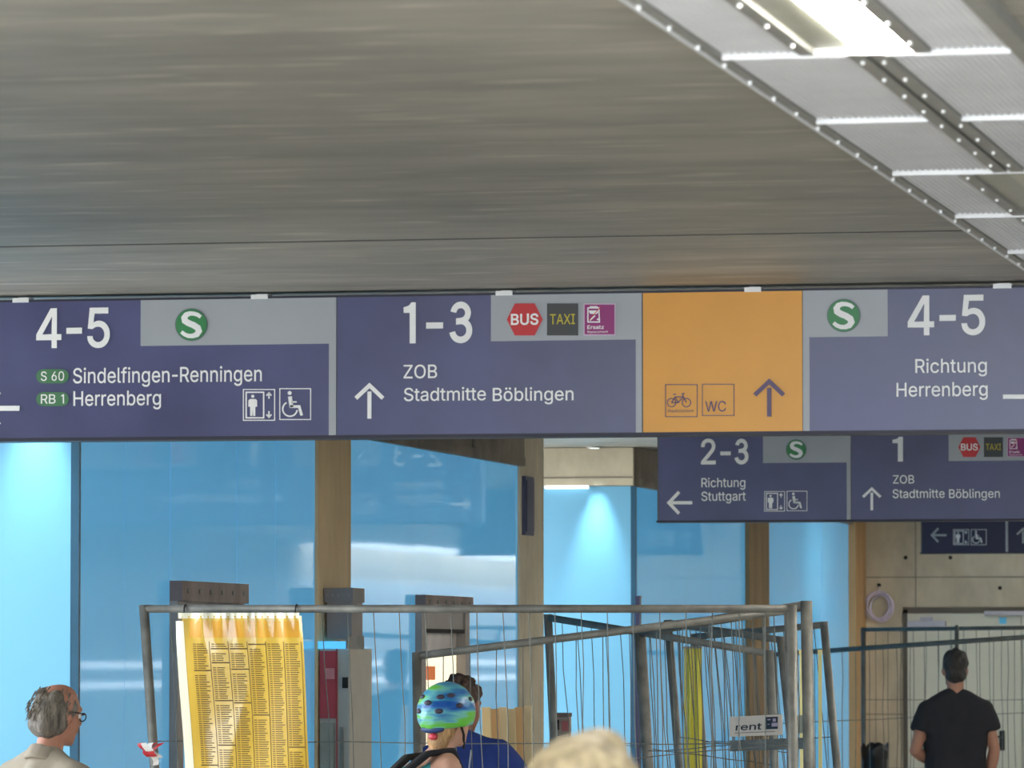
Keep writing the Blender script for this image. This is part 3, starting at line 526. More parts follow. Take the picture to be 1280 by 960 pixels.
def grow(c, off):
    """contour as a list of points, moved outwards (left of travel or right, by winding) by off"""
    P = [Vector((c[2 * k] / 500, c[2 * k + 1] / 500)) for k in range(len(c) // 2)]
    if not off: return P
    C = []
    for p in P:
        if C and (p - C[-1]).length < .008: C[-1] = (C[-1] + p) / 2
        else: C.append(p)
    if len(C) > 3 and (C[0] - C[-1]).length < .008: C.pop()
    P = C; n = len(P); Q = []
    for k in range(n):
        d1 = (P[k] - P[k - 1]).normalized(); d2 = (P[(k + 1) % n] - P[k]).normalized()
        n1 = Vector((-d1.y, d1.x)); n2 = Vector((-d2.y, d2.x)); m = n1 + n2
        if m.length < .3: m = n1
        m.normalize(); Q.append(P[k] + m * off / max(.6, m.dot(n1)))
    return Q
def text_mesh(st, off):
    cu = bpy.data.curves.new('t', 'CURVE'); cu.dimensions = '2D'; cu.fill_mode = 'FRONT'
    x = 0.0
    for ch in st:
        if ch == ' ': x += .22; continue
        adv, cont = GLYPHS[ch]
        if ch == '-': x -= .05
        big = max(cont, key=lambda c: max(c[::2]) - min(c[::2]) + max(c[1::2]) - min(c[1::2]))
        pts = [(big[2 * k], big[2 * k + 1]) for k in range(len(big) // 2)]
        ar = sum(pts[k - 1][0] * pts[k][1] - pts[k][0] * pts[k - 1][1] for k in range(len(pts)))
        for c in cont:
            sp = cu.splines.new('POLY'); G = grow(c, -off if ar > 0 else off); sp.points.add(len(G) - 1); sp.use_cyclic_u = True
            for k, q in enumerate(G): sp.points[k].co = (x + q.x, q.y, 0, 1)
        x += adv / 500 - (.07 if ch == '-' else 0)
    o = bpy.data.objects.new('t', cu); COL.objects.link(o)
    me = bpy.data.meshes.new_from_object(o.evaluated_get(bpy.context.evaluated_depsgraph_get()))
    bpy.data.objects.remove(o); bpy.data.curves.remove(cu)
    return me
def cap_h(off):
    if off not in _cap:
        me = text_mesh('H', off); _cap[off] = (min(v.co.y for v in me.vertices), max(v.co.y for v in me.vertices))
    return _cap[off]

class Face:
    """front face of a sign: a vertical plane that looks down the passage towards the viewer"""
    def __init__(s, Y, parent): s.Y = Y; s.parent = parent; s.o = Vector(parent.location)
    def p(s, px, py): return onY(px, py, s.Y)
    def rect(s, name, px0, px1, z0, z1, m, lift, parent=None, pym=455):
        x0 = s.p(px0, pym).x; x1 = s.p(px1, pym).x
        o = MB().box((x0, s.Y - lift, z0), (x1, s.Y - lift + .003, z1)).build(name, m, parent or s.parent)
        return o
    def shape(s, name, polys, m, lift, parent):
        mb = MB()
        for pl in polys:
            pts = []
            for q in pl:
                v = s.p(*q); pts.append(Vector((v.x, s.Y - lift, v.z)))
            mb.poly(pts, Vector((0, -1, 0)), .0012)
        return mb.build(name, m, parent)
    def text(s, st, px0, px1, pyb, pyc, m, lift, parent, off=0.0, name='lettering', slant=0.0):
        me = text_mesh(st, off); c0, c1 = cap_h(off)
        xs = [v.co.x for v in me.vertices]; a, b = min(xs), max(xs)
        A = s.p(px0, pyb); B = s.p(px1, pyb); C = s.p((px0 + px1) / 2, pyc); Bm = s.p((px0 + px1) / 2, pyb)
        sx = (B.x - A.x) / (b - a); sz = (C.z - Bm.z) / (c1 - c0)
        for v in me.vertices:
            x, y = v.co.x, v.co.y
            v.co = (A.x + (x - a) * sx + slant * (y - c0) * sz, s.Y - lift, Bm.z + (y - c0) * sz)
        me.materials.clear(); me.materials.append(m)
        for pgn in me.polygons: pgn.material_index = 0
        return link(bpy.data.objects.new(name, me), parent)

def stroke(pts, w, closed=False):
    """centre line (px) -> list of quads with mitred joints; w one width or one per point"""
    n = len(pts); ws = w if isinstance(w, (list, tuple)) else [w] * n
    P = [Vector(p) for p in pts]; Lf = []; Rt = []
    for i in range(n):
        a = P[i - 1] if (i > 0 or closed) else P[i]; c = P[(i + 1) % n] if (i < n - 1 or closed) else P[i]
        d1 = (P[i] - a); d2 = (c - P[i])
        if d1.length < 1e-9: d1 = d2
        if d2.length < 1e-9: d2 = d1
        d1 = d1.normalized(); d2 = d2.normalized(); t = (d1 + d2).normalized()
        nn = Vector((-t.y, t.x)); k = 1.0 / max(.35, nn.dot(Vector((-d1.y, d1.x))))
        Lf.append(P[i] + nn * ws[i] / 2 * k); Rt.append(P[i] - nn * ws[i] / 2 * k)
    m = n if closed else n - 1
    return [[tuple(Lf[i]), tuple(Lf[(i + 1) % n]), tuple(Rt[(i + 1) % n]), tuple(Rt[i])] for i in range(m)]
def circle(cx, cy, r, n=28, ry=None): return [(cx + r * math.cos(2 * math.pi * i / n), cy + (ry or r) * math.sin(2 * math.pi * i / n)) for i in range(n)]
def arc(cx, cy, r, a0, a1, n=20): return [(cx + r * math.cos(math.radians(a0 + (a1 - a0) * i / n)), cy - r * math.sin(math.radians(a0 + (a1 - a0) * i / n))) for i in range(n + 1)]
def boxmap(x0, y0, x1, y1): return lambda u, v: (x0 + (x1 - x0) * u, y0 + (y1 - y0) * v)
def mp(f, pts): return [f(*p) for p in pts]

def arrow(fc, par, kind, cx, cy, w, m, lift=.008):
    """chevron head and a shaft that stands clear of it; w = width across the chevron"""
    h = w * .5
    if kind == 'up':
        polys = stroke([(cx - h, cy + w * .47), (cx, cy), (cx + h, cy + w * .47)], w * .15) + stroke([(cx, cy + w * .22), (cx, cy + w * 1.22)], w * .15)
    elif kind == 'left':
        polys = stroke([(cx + w * .47, cy - h), (cx, cy), (cx + w * .47, cy + h)], w * .15) + stroke([(cx + w * .12, cy), (cx + w * 1.08, cy)], w * .15)
    else:
        polys = stroke([(cx - w * .47, cy - h), (cx, cy), (cx - w * .47, cy + h)], w * .15) + stroke([(cx - w * 1.75, cy), (cx - w * .12, cy)], w * .15)
    return fc.shape('arrow', polys, m, lift, par)
def sbahn(fc, par, cx, cy, r):
    d = fc.shape('green_disc', [circle(cx, cy, r)], M_GREENR, .007, par)
    fc.shape('disc_field', [circle(cx, cy, r * .93)], M_GREEN, .0085, d)
    f = boxmap(cx - r, cy - r, cx + r, cy + r)
    pts = [(.79, .27), (.70, .20), (.58, .165), (.46, .16), (.35, .20), (.29, .29), (.31, .385), (.42, .455), (.58, .52), (.70, .60), (.735, .70), (.67, .80), (.55, .845), (.42, .845), (.30, .80), (.20, .72)]
    ws = [.11, .12, .125, .135, .16, .18, .19, .19, .19, .19, .18, .165, .14, .13, .12, .11]
    fc.shape('letter_s', stroke(mp(f, pts), [q * 2 * r for q in ws]), M_WHITE, .010, d)
def lift_icon(fc, par, x0, y0, x1, y1):
    f = boxmap(x0, y0, x1, y1); s = x1 - x0; P = []
    P += stroke(mp(f, [(0, 0), (1, 0), (1, 1), (0, 1)]), s * .03, True)
    P += stroke(mp(f, [(.09, .09), (.65, .09), (.65, .92), (.09, .92)]), s * .045, True)
    P.append(circle(*f(.30, .22), s * .052, 14))
    P.append(mp(f, [(.21, .31), (.39, .31), (.44, .36), (.44, .56), (.385, .56), (.38, .86), (.31, .86), (.30, .60), (.29, .86), (.22, .86), (.215, .56), (.16, .56), (.16, .36)]))
    for a, b in (((.82, .11), (.82, .30)), ((.82, .90), (.82, .70))):
        sg = 1 if b[1] > a[1] else -1
        P += stroke(mp(f, [a, b]), s * .045); P += stroke(mp(f, [(.74, a[1] + sg * .09), a, (.90, a[1] + sg * .09)]), s * .045)
    o = fc.shape('lift_pictogram', P, M_WHITE, .008, par); return o
def wheel_icon(fc, par, x0, y0, x1, y1):
    f = boxmap(x0, y0, x1, y1); s = x1 - x0; P = []
    P += stroke(mp(f, [(0, 0), (1, 0), (1, 1), (0, 1)]), s * .03, True)
    P.append(circle(*f(.32, .14), s * .065, 16))
    P += stroke(mp(f, [(.33, .25), (.38, .60)]), s * .13)
    P += stroke(mp(f, [(.38, .43), (.55, .43)]), s * .05)
    P += stroke(mp(f, [(.33, .58), (.63, .58), (.71, .87)]), s * .09)
    P += stroke(arc(*f(.33, .66), s * .235, 118, 352), s * .05)
    return fc.shape('wheelchair_pictogram', P, M_WHITE, .008, par)
def bus_icons(fc, par, bx, tx, ex, cy, hh):
    """red BUS hexagon, TAXI square, magenta replacement-stop square; centres in px, half height hh"""
    h = fc.shape('bus_hexagon', [[(bx - hh * 1.12, cy), (bx - hh * .62, cy - hh), (bx + hh * .62, cy - hh), (bx + hh * 1.12, cy), (bx + hh * .62, cy + hh), (bx - hh * .62, cy + hh)]], M_RED, .007, par)
    fc.text('BUS', bx - hh * .86, bx + hh * .86, cy + hh * .34, cy - hh * .36, M_WHITE, .0095, h, .018)
    t = fc.shape('taxi_square', [[(tx - hh * .97, cy - hh), (tx + hh * .97, cy - hh), (tx + hh * .97, cy + hh), (tx - hh * .97, cy + hh)]], M_TAXI, .007, par)
    fc.text('TAXI', tx - hh * .78, tx + hh * .78, cy + hh * .30, cy - hh * .34, M_TAXIY, .0095, t, .004)
    e = fc.shape('replacement_square', [[(ex - hh, cy - hh), (ex + hh, cy - hh), (ex + hh, cy + hh), (ex - hh, cy + hh)]], mat('square rim', (214, 190, 214), .4), .007, par)
    fc.shape('square_field', [[(ex - hh * .93, cy - hh * .93), (ex + hh * .93, cy - hh * .93), (ex + hh * .93, cy + hh * .93), (ex - hh * .93, cy + hh * .93)]], M_MAG, .0085, e)
    f = boxmap(ex - hh, cy - hh, ex + hh, cy + hh); s = 2 * hh
    P = stroke(mp(f, [(.14, .14), (.48, .14), (.50, .58), (.14, .58)]), s * .035, True) + stroke(mp(f, [(.20, .10), (.44, .10)]), s * .03)
    P.append(mp(f, [(.17, .22), (.46, .22), (.45, .30), (.38, .34), (.20, .32)]))
    P += stroke(mp(f, [(.20, .53), (.36, .38)]), s * .04) + [circle(*f(.45, .50), s * .028, 10)]
    fc.shape('bus_pictogram', P, M_WHITE, .0098, e)
    fc.shape('slash', stroke(mp(f, [(.18, .52), (.54, .10)]), s * .025), M_RED, .0105, e)
    fc.text('Ersatz', *(f(.12, 0)[0], f(.64, 0)[0]), f(0, .80)[1], f(0, .68)[1], M_WHITE, .0098, e, .012)
    fc.text('Replacement', *(f(.12, 0)[0], f(.76, 0)[0]), f(0, .92)[1], f(0, .85)[1], M_WHITE, .0098, e, .0)

SIGN_D = .13
def sign_case(name, Y, px0, px1, zb, zt, label, clips, pym, depth=SIGN_D):
    x0, x1 = onY(px0, pym, Y).x, onY(px1, pym, Y).x
    t = tag(empty(name, (0, 0, 0)), label, 'sign')
    MB().box((x0 - .006, Y, zb - .004), (x1 + .006, Y + depth, zt + .004)).build('casing', M_CASE, t)
    MB().box((x0 - .012, Y - .004, zt), (x1 + .012, Y + depth + .004, zt + .008)).build('top_profile', mat('dark profile', (50, 50, 66), .5, .2), t)
    MB().box((x0 - .012, Y - .004, zb - .012), (x1 + .012, Y + depth + .004, zb), ).build('bottom_profile', MATS['dark profile'], t)
    for a, b in clips:
        xa, xb = onY(a, pym, Y).x, onY(b, pym, Y).x
        MB().box((xa, Y - .008, zt - .002), (xb, Y + .03, zt + .014)).box((xa + .01, Y + .03, zt + .008), (xb - .01, Y + .09, ZC - .005)).build('hanger_clip', M_BAR, t)
    return t

# ---- first sign
ZB, ZT = 2.50, 2.988
Y1 = onZ(640, 542, ZB).y
s1 = sign_case('direction_sign', Y1, -48, 1330, ZB, ZT, 'long blue hanging sign with an amber field, platforms 4-5 and 1-3', [(16, 36), (314, 335), (620, 641), (931, 952), (1242, 1265)], 455)
f1 = Face(Y1, s1)
def zr(fc, px, py): return fc.p(px, py).z
# field A
A = f1.rect('blue_panel', -46, 420.5, ZB, ZT, M_BLUE, .003); zg = zr(f1, 300, 431)
f1.rect('grey_field', 176, 420.5, zg, ZT, M_GREY, .0045, A)
f1.rect('grey_field', 411.5, 420.5, ZB, zg, M_GREY, .0045, A)
sbahn(f1, A, 240, 406, 20.5)
f1.text('4-5', 46, 138, 435, 385, M_WHITE, .008, A, .012)
f1.text('Sindelfingen-Renningen', 92, 328, 478, 459, M_WHITE, .008, A, .006)
f1.text('Herrenberg', 92.5, 202, 507, 488.5, M_WHITE, .008, A, .006)
for st, y, x0, x1 in (('S 60', 470.5, 52, 81), ('RB 1', 499, 52, 81)):
    pg = f1.shape('line_badge', [[(46 + 9 - 9 * math.cos(q), y - 8.8 * math.sin(q)) for q in [math.pi / 2 - math.pi * k / 10 * 1.0 for k in range(0, 11)]] + [(87 - 9 + 9 * math.cos(q), y + 8.8 * math.sin(q)) for q in [math.pi / 2 - math.pi * k / 10 for k in range(0, 11)]]], mat('badge green', (78, 128, 92), .4, var=.04), .007, A)
    f1.text(st, x0, x1, y + 5.6, y - 6, M_WHITE, .0095, pg, .004)
arrow(f1, A, 'left', -20, 510.5, 42, M_WHITE)
lift_icon(f1, A, 305, 487, 344, 525.5); wheel_icon(f1, A, 350.5, 486, 389, 524.5)
# field B
B = f1.rect('blue_panel', 421.5, 802.5, ZB, ZT, M_BLUE, .003); zg2 = zr(f1, 710, 425.5)
f1.rect('grey_field', 614, 802.5, zg2, ZT, M_GREY, .0045, B)
f1.rect('grey_field', 795, 802.5, ZB, zg2, M_GREY, .0045, B)
f1.text('1-3', 505, 591, 429, 377.5, M_WHITE, .008, B, .012)
f1.text('ZOB', 505, 547, 473, 456, M_WHITE, .008, B, .006)
f1.text('Stadtmitte', 505.5, 608, 501, 484.5, M_WHITE, .008, B, .006)
f1.text('Böblingen', 616.5, 717.5, 501, 484.5, M_WHITE, .008, B, .006)
arrow(f1, B, 'up', 462.5, 482, 34, M_WHITE)
bus_icons(f1, B, 656.5, 703.7, 750, 399.5, 20)
# amber field
C_ = f1.rect('amber_panel', 804, 1003, ZB, ZT, M_YEL, .003)
arrow(f1, C_, 'up', 962, 477, 36, M_PURP)
f = boxmap(832.5, 481, 872, 521); s = 39.5
P = stroke(mp(f, [(0, 0), (1, 0), (1, 1), (0, 1)]), .9, True)
P += stroke(circle(*f(.19, .56), s * .135, 20), 1.1, True) + stroke(circle(*f(.66, .56), s * .135, 20), 1.1, True)
for q in ([(.19, .56), (.30, .38), (.56, .38), (.66, .56)], [(.30, .38), (.40, .56), (.19, .56)], [(.40, .56), (.56, .38)], [(.24, .30), (.33, .30)], [(.56, .38), (.53, .28), (.60, .27)]):
    P += stroke(mp(f, q), 1.2)
bi = f1.shape('bicycle_pictogram', P, M_PURP, .008, C_)
f1.text('Radstation', f(.08, 0)[0], f(.88, 0)[0], f(0, .86)[1], f(0, .77)[1], M_PURP, .008, bi)
wc = f1.shape('wc_frame', stroke([(878.5, 480.5), (918, 480.5), (918, 519.5), (878.5, 519.5)], .9, True), M_PURP, .008, C_)
f1.text('WC', 882, 908, 514.5, 501.5, M_PURP, .008, wc, .002)
# field D
D = f1.rect('blue_panel', 1004, 1328, ZB, ZT, M_BLUE, .003); zg3 = zr(f1, 1060, 421)
f1.rect('grey_field', 1004, 1110, zg3, ZT, M_GREY, .0045, D)
f1.rect('grey_field', 1004, 1012, ZB, zg3, M_GREY, .0045, D)
sbahn(f1, D, 1055, 394.5, 21)
f1.text('4-5', 1135, 1232, 419, 369, M_WHITE, .008, D, .012)
f1.text('Richtung', 1144.5, 1234, 466, 448.5, M_WHITE, .008, D, .006)
f1.text('Herrenberg', 1121, 1235, 495.5, 478, M_WHITE, .008, D, .006)
arrow(f1, D, 'right', 1317, 496, 36, M_WHITE)

# ---- second sign
Y2 = onZ(1050, 649.5, ZB).y
s2 = sign_case('direction_sign', Y2, 823, 1420, ZB, ZT, 'blue hanging sign to platforms 2-3, behind and below the amber field', [(866, 881), (1086, 1101)], 597)
f2 = Face(Y2, s2)
A2 = f2.rect('blue_panel', 823.5, 1063.5, ZB, ZT, M_BLUE, .003, pym=597); z_ = zr(f2, 1000, 578.5)
f2.rect('grey_field', 954, 1063.5, z_, ZT, M_GREY, .0045, A2, 597)
f2.rect('grey_field', 1058.5, 1063.5, ZB, z_, M_GREY, .0045, A2, 597)
sbahn(f2, A2, 995.5, 562, 12.8)
f2.text('2-3', 876.5, 936, 580.5, 548.5, M_WHITE, .008, A2, .012)
f2.text('Richtung', 877, 932, 609, 597.5, M_WHITE, .008, A2, .006)
f2.text('Stuttgart', 877, 932.5, 626, 614.5, M_WHITE, .008, A2, .006)
arrow(f2, A2, 'left', 836.5, 628.5, 27, M_WHITE)
lift_icon(f2, A2, 956, 614.5, 981, 639); wheel_icon(f2, A2, 984, 614, 1009, 638.5)
B2 = f2.rect('blue_panel', 1064.2, 1418, ZB, ZT, M_BLUE, .003, pym=597)
f2.rect('grey_field', 1186, 1418, zr(f2, 1230, 576), ZT, M_GREY, .0045, B2, 597)
f2.text('1', 1116, 1129, 577, 546, M_WHITE, .008, B2, .012)
f2.text('ZOB', 1116.5, 1143, 604.5, 594, M_WHITE, .008, B2, .006)
f2.text('Stadtmitte', 1116, 1181, 622.5, 611.5, M_WHITE, .008, B2, .006)
f2.text('Böblingen', 1186.5, 1250, 622.5, 611.5, M_WHITE, .008, B2, .006)
arrow(f2, B2, 'up', 1090, 611, 22, M_WHITE)
bus_icons(f2, B2, 1212, 1242, 1271.5, 559, 12.3)

# ---- third sign
ZB3 = 2.50
Y3 = onZ(1215, 690, ZB3).y
s3 = sign_case('direction_sign', Y3, 1152, 1480, ZB3, ZT, 'dark navy hanging sign with lift pictograms, near the concrete end wall', [(1170, 1180), (1300, 1310)], 650)
f3 = Face(Y3, s3)
A3 = f3.rect('blue_panel', 1152.5, 1257, ZB3, ZT, M_NAVY, .003, pym=670)
B3 = f3.rect('blue_panel', 1260, 1478, ZB3, ZT, M_NAVY, .003, pym=670)
arrow(f3, A3, 'left', 1165, 669, 17, M_GREY)
for fn, x in ((lift_icon, 1192), (wheel_icon, 1214)):
    fn(f3, A3, x, 662, x + 19, 681)
arrow(f3, B3, 'up', 1279, 661, 15, M_GREY)
f3.rect('divider', 1257, 1260, ZB3, ZT, M_GREY, .0045, A3, 670)
# ================================================================== FENCES
def lerp(a, b, t): return a + (b - a) * t
def fence(label, TL, TR, BL, BR, wires, rows, r=.019, m=M_STEEL, mw=M_STEELF, wob=.006, group='steel site fence panels', feet=True, wr=.0021):
    c = (BL + BR) / 2; c.z = 0
    t = tag(empty('site_fence', c), label, 'fence', group)
    TL, TR, BL, BR = [q - c for q in (TL, TR, BL, BR)]
    nrm = (TR - TL).cross(BL - TL).normalized()
    MB().tube([TL + (TL - BL).normalized() * r * .8, BL], r, 10).build('post', m, t, True)
    MB().tube([TR + (TR - BR).normalized() * r * .8, BR], r, 10).build('post', m, t, True)
    MB().tube([TL, TR], r * .86, 10).build('top_rail', m, t, True)
    b0, b1 = lerp(BL, TL, .06), lerp(BR, TR, .06)
    MB().tube([b0, b1], r * .86, 10).build('bottom_rail', m, t, True)
    for i in range(1, wires):
        u = i / wires; a = lerp(TL, TR, u); b = lerp(b0, b1, u); pts = []
        for k in range(9):
            v = k / 8; w = 0 if k in (0, 8) else 1
            pts.append(lerp(a, b, v) + w * (nrm * random.uniform(-wob, wob) + (TR - TL).normalized() * random.uniform(-wob, wob)))
        MB().tube(pts, wr, 5).build('wire', mw, t)
    for v in rows:
        a, b = lerp(TL, BL, v), lerp(TR, BR, v); pts = [lerp(a, b, k / 10) + nrm * .004 + Vector((0, 0, random.uniform(-wob, wob) * .7)) for k in range(11)]
        MB().tube(pts, wr, 5).build('cross_wire', mw, t)
    if feet:
        for q in (BL, BR):
            MB().box((q.x - .11, q.y - .3, -c.z), (q.x + .11, q.y + .3, .12)).build('foot_block', mat('concrete foot', (130, 128, 122), .8, var=.2), t, bevel=.02)
    return t
def drop(P, px_lean, z=.05):
    """foot of a post whose top is P; px_lean = drift in px at row 960"""
    d = (P - CAM).dot(FWD); sc = d / F
    top = HORIZON - (P.z - CAM.z) / sc
    k = (P.z - z) / ((960 - top) * sc)
    return Vector((P.x, P.y, z)) + RIGHT * (px_lean * sc * k)
ROWS = (.28, .55, .82)
YA = onY(175, HORIZON, wallY(175) - .75).y
TL, TR = onY(180, 761, YA), onY(990, 761, YA)
fa = fence('steel site fence panel that carries the yellow timetable sheet', TL, TR, drop(TL, 14), drop(TR, 1), 25, ROWS)
zA = TL.z
# second post set against it, next panel running away from it
TL, TR = atD(521, 820, 20.72), atD(986, 763, 20.72)
fb = fence('steel site fence panel with its lower end by the blue polo shirt', TL, TR, drop(TL, 2, 0), drop(TR, 3, 0), 14, ROWS, feet=False)
TL, TR = atD(685, 772, 23.4), atD(962, 817, 22.6)
fence('steel site fence panel slanting down towards the white rent plate', TL, TR, drop(TL, 9, 0), drop(TR, 6, 0), 15, ROWS, feet=False, m=M_STEELD)
TL, TR = atD(835, 779, 23.9), atD(976, 800, 23.2)
fence('short steel fence panel with dark leaning posts behind the rent plate', TL, TR, drop(TL, 14, 0), drop(TR, 16, 0), 12, ROWS, feet=False, m=M_STEELD)
TL, TR = atD(868, 796, 25.0), atD(1030, 781, 24.2)
fence('steel fence panel with a post leaning beside the paired fence posts', TL, TR, drop(TL, 12, 0), drop(TR, 16, 0), 13, ROWS, feet=False, m=M_STEELD)
TL, TR = atD(1008, 757, 20.98), atD(800, 790, 22.3)
fence('steel site fence panel running back from the paired posts', TL, TR, drop(TL, 3, 0), drop(TR, 10, 0), 16, ROWS, feet=False, r=.024)
TL, TR = atD(968, 818, 35.5), atD(1420, 787, 34.2)
fence('dark steel fence panel behind the man in black', TL, TR, drop(TL, 0), drop(TR, 0), 26, ROWS, r=.02, m=M_STEELF, wr=.0026)
TL, TR = atD(1079, 787, 38.6), atD(1430, 783, 37.6)
fence('dark steel fence panel in front of the pale end door', TL, TR, drop(TL, 0), drop(TR, 0), 22, ROWS, r=.018, m=M_STEELF, wr=.0026)
cl = MB().tube([atD(1196, 783, 35.2), atD(1196, 812, 35.0)], .014, 8).build('fence_clamp', M_STEELF)
tag(cl, 'short dark clamp bar joining the two fence panels by the end door', 'clamp')

# rent plate
pc = atD(913, 896, 21.52); pd = atD(978, 893, 21.13); pe = atD(913, 921, 21.52)
ux = (pd - pc); W = ux.length; ux.normalize(); Hh = pc.z - pe.z
rp = tag(empty('rent_plate', pc - Vector((0, 0, Hh))), 'small white plate lettered rent wired to the leaning fences', 'plate')
def plate(name, u0, u1, v0, v1, m, l0, l1, par):
    n = ux.cross(Vector((0, 0, 1))).normalized()
    pts = [ux * u + Vector((0, 0, v)) + n * l0 for u, v in ((u0, v0), (u1, v0), (u1, v1), (u0, v1))]
    return MB().poly(pts, n, l1 - l0).build(name, m, par)
PN = ux.cross(Vector((0, 0, 1))).normalized()
bd = plate('board', 0, W, 0, Hh, mat('cream plate', (226, 208, 192), .5, var=.05), 0, .004, rp)
me = text_mesh('rent', .012); c0, c1 = cap_h(.012); xs = [v.co.x for v in me.vertices]
k = W * .5 / (max(xs) - min(xs))
for v in me.vertices:
    x = (v.co.x - min(xs)) * k; y = (v.co.y - c0) * Hh * .62
    q = ux * (W * .12 + x + .22 * y) + Vector((0, 0, Hh * .30 + y)) + PN * .0055; v.co = q
me.materials.clear(); me.materials.append(mat('black ink', (24, 22, 24), .5)); link(bpy.data.objects.new('lettering', me), bd)
lg = plate('black_logo', W * .70, W * .93, Hh * .30, Hh * .90, MATS['black ink'], .0045, .0055, bd)
for u0, u1, v0, v1 in ((.74, .80, .74, .80), (.84, .90, .66, .82), (.74, .78, .52, .56), (.82, .93, .42, .60)):
    plate('logo_mark', W * u0, W * u1, Hh * v0, Hh * v1, mat('logo lilac', (190, 170, 190), .5), .0057, .0062, lg)
plate('underline', W * .10, W * .88, Hh * .16, Hh * .19, mat('thin ink', (130, 100, 86), .5), .0045, .0052, bd)
p2 = tag(plate('blank_plate', W + .004, W * 1.42, .004, Hh * .92, mat('old plate', (150, 150, 134), .6, var=.15), -.02, -.016, None), 'dull grey-green plate next to the white rent plate', 'plate')
p2.location = rp.location
bb = plate('fence_brace', -.02, W * 1.5, -.06, -.015, M_STEEL, -.02, -.008, None); bb.location = rp.location
tag(bb, 'flat steel brace bar under the white rent plate', 'brace')

# ================================================================== TIMETABLE SHEETS
M_SHEET = mat('yellow sheet in film', (212, 168, 38), .35, var=.08, scale=3, coat=1.0, bump=.25, bscale=9, rgb2=(222, 182, 60))
M_INK = mat('timetable ink', (104, 78, 20), .5)
M_FILM = mat('film edge and glare', (244, 240, 214), .2, coat=1.0)  # near-white tone paints the glare on the clear film margin
sy = YA - .035
sA, sB, sC = onY(222, 770, sy), onY(379, 768, sy), onY(235, 960, sy)
SW = (sB - sA).length; SHt = 1.0; leanx = (sC.x - sA.x) / (sA.z - sC.z)
sh = tag(empty('timetable_sheet', (sA.x, sy, sA.z - SHt)), 'large yellow timetable sheet in clear film tied to the fence rail', 'timetable')
def sxyz(u, v, lift=0.0):
    """u across 0..1, v down 0..1"""
    w = .012 * math.sin(u * 7 + v * 2.2) + .008 * math.sin(v * 9 + u * 3) + .016 * (u - .5) ** 2
    puck = .010 * math.sin(u * 38) * max(0, 1 - v * 7)
    return Vector((u * SW + leanx * v * SHt * (1 - .25 * u), -.012 - w - puck - lift, SHt * (1 - v)))
def sheet_grid(name, u0, u1, v0, v1, m, lift, par, nu=24, nv=40):
    mb = MB(); vs = [sxyz(lerp(u0, u1, i / nu), lerp(v0, v1, j / nv), lift) for j in range(nv + 1) for i in range(nu + 1)]
    mb.add(vs, [(j * (nu + 1) + i, j * (nu + 1) + i + 1, (j + 1) * (nu + 1) + i + 1, (j + 1) * (nu + 1) + i) for j in range(nv) for i in range(nu)])
    return mb.build(name, m, par, True)
pap = sheet_grid('paper', 0.05, 1, 0, 1, M_SHEET, .0, sh)
sheet_grid('film_border', -.01, .06, .02, 1, M_FILM, .001, sh, 3, 30)
sheet_grid('film_border', .02, .98, -.012, .01, M_FILM, .001, sh, 24, 2)
sheet_grid('title_band', .1, .97, .02, .085, mat('title amber', (226, 160, 24), .35, coat=1.0), .0008, sh, 20, 4)
pr = MB()
def pq(u0, u1, v0, v1):
    n = 3
    vs = [sxyz(lerp(u0, u1, i / n), v, .0016) for v in (v0, v1) for i in range(n + 1)]
    pr.add(vs, [(i, i + 1, n + 2 + i, n + 1 + i) for i in range(n)])
ncol = 6
for c in range(ncol):
    u0 = .12 + c * .145; u1 = u0 + .125; v = .10
    while v < .98:
        v += .0085
        if random.random() < .045: pq(u0, u1 + .012, v, v + .005); v += .012; continue
        pq(u0 + .005, u0 + .028, v, v + .0036); pq(u0 + .036, u0 + .036 + random.uniform(.05, .085), v, v + .0036)
    vv = .10
    while vv < .96:
        pr.add([sxyz(u1 + .008, vv, .0016), sxyz(u1 + .013, vv, .0016), sxyz(u1 + .013, vv + .04, .0016), sxyz(u1 + .008, vv + .04, .0016)], [(0, 1, 2, 3)]); vv += .04
tag(pr.build('printed_lines', M_INK, sh), kind='stuff')
for px in (232, 371):
    q = onY(px, 762, YA) - Vector(sh.location)
    MB().tube([q + Vector((0, .024 * math.cos(a) - .0, .024 * math.sin(a) - .004)) for a in [2 * math.pi * i / 14 for i in range(15)]], .0028, 6).build('tie', M_JOINT, sh)
# rolled second sheet deeper in the fences
yp = atD(866, 808, 24.45)
ys = tag(empty('rolled_sheet', (yp.x, yp.y, 0.05)), 'bright yellow plastic sheet hanging upright among the leaning fences', 'sheet')
mb = MB(); Wd = 22 / F * 24.45; hh = yp.z - .05
vs = []
for j in (0, 1):
    for i in range(13):
        u = i / 12; vs.append((-Wd / 2 + Wd * u, .012 * math.sin(u * 14), j * hh))
mb.add(vs, [(i, i + 1, 14 + i, 13 + i) for i in range(12)]).build('film', mat('yellow plastic', (226, 214, 70), .3, var=.1, scale=4, coat=.6, stretch=(6, 1, .4)), ys, True)
MB().box((-Wd / 2 - .004, -.016, hh - .01), (Wd / 2 + .004, .016, hh)).build('top_clip', M_RAIL, ys)
for px, d, lab in ((1002, 21.9, 'thin pale yellow strip of film between the paired fence posts'), (1025, 23.6, 'thin pale yellow strip of film beside the leaning fence post')):
    q = atD(px, 815, d)
    o = MB().box((-.008, -.003, 0), (.008, .003, q.z - .02)).box((-.010, -.005, q.z - .03), (.010, .005, q.z - .01)).build('film_strip', mat('pale yellow film', (222, 216, 150), .4), loc=(q.x, q.y, .02)); tag(o, lab, 'film strip')

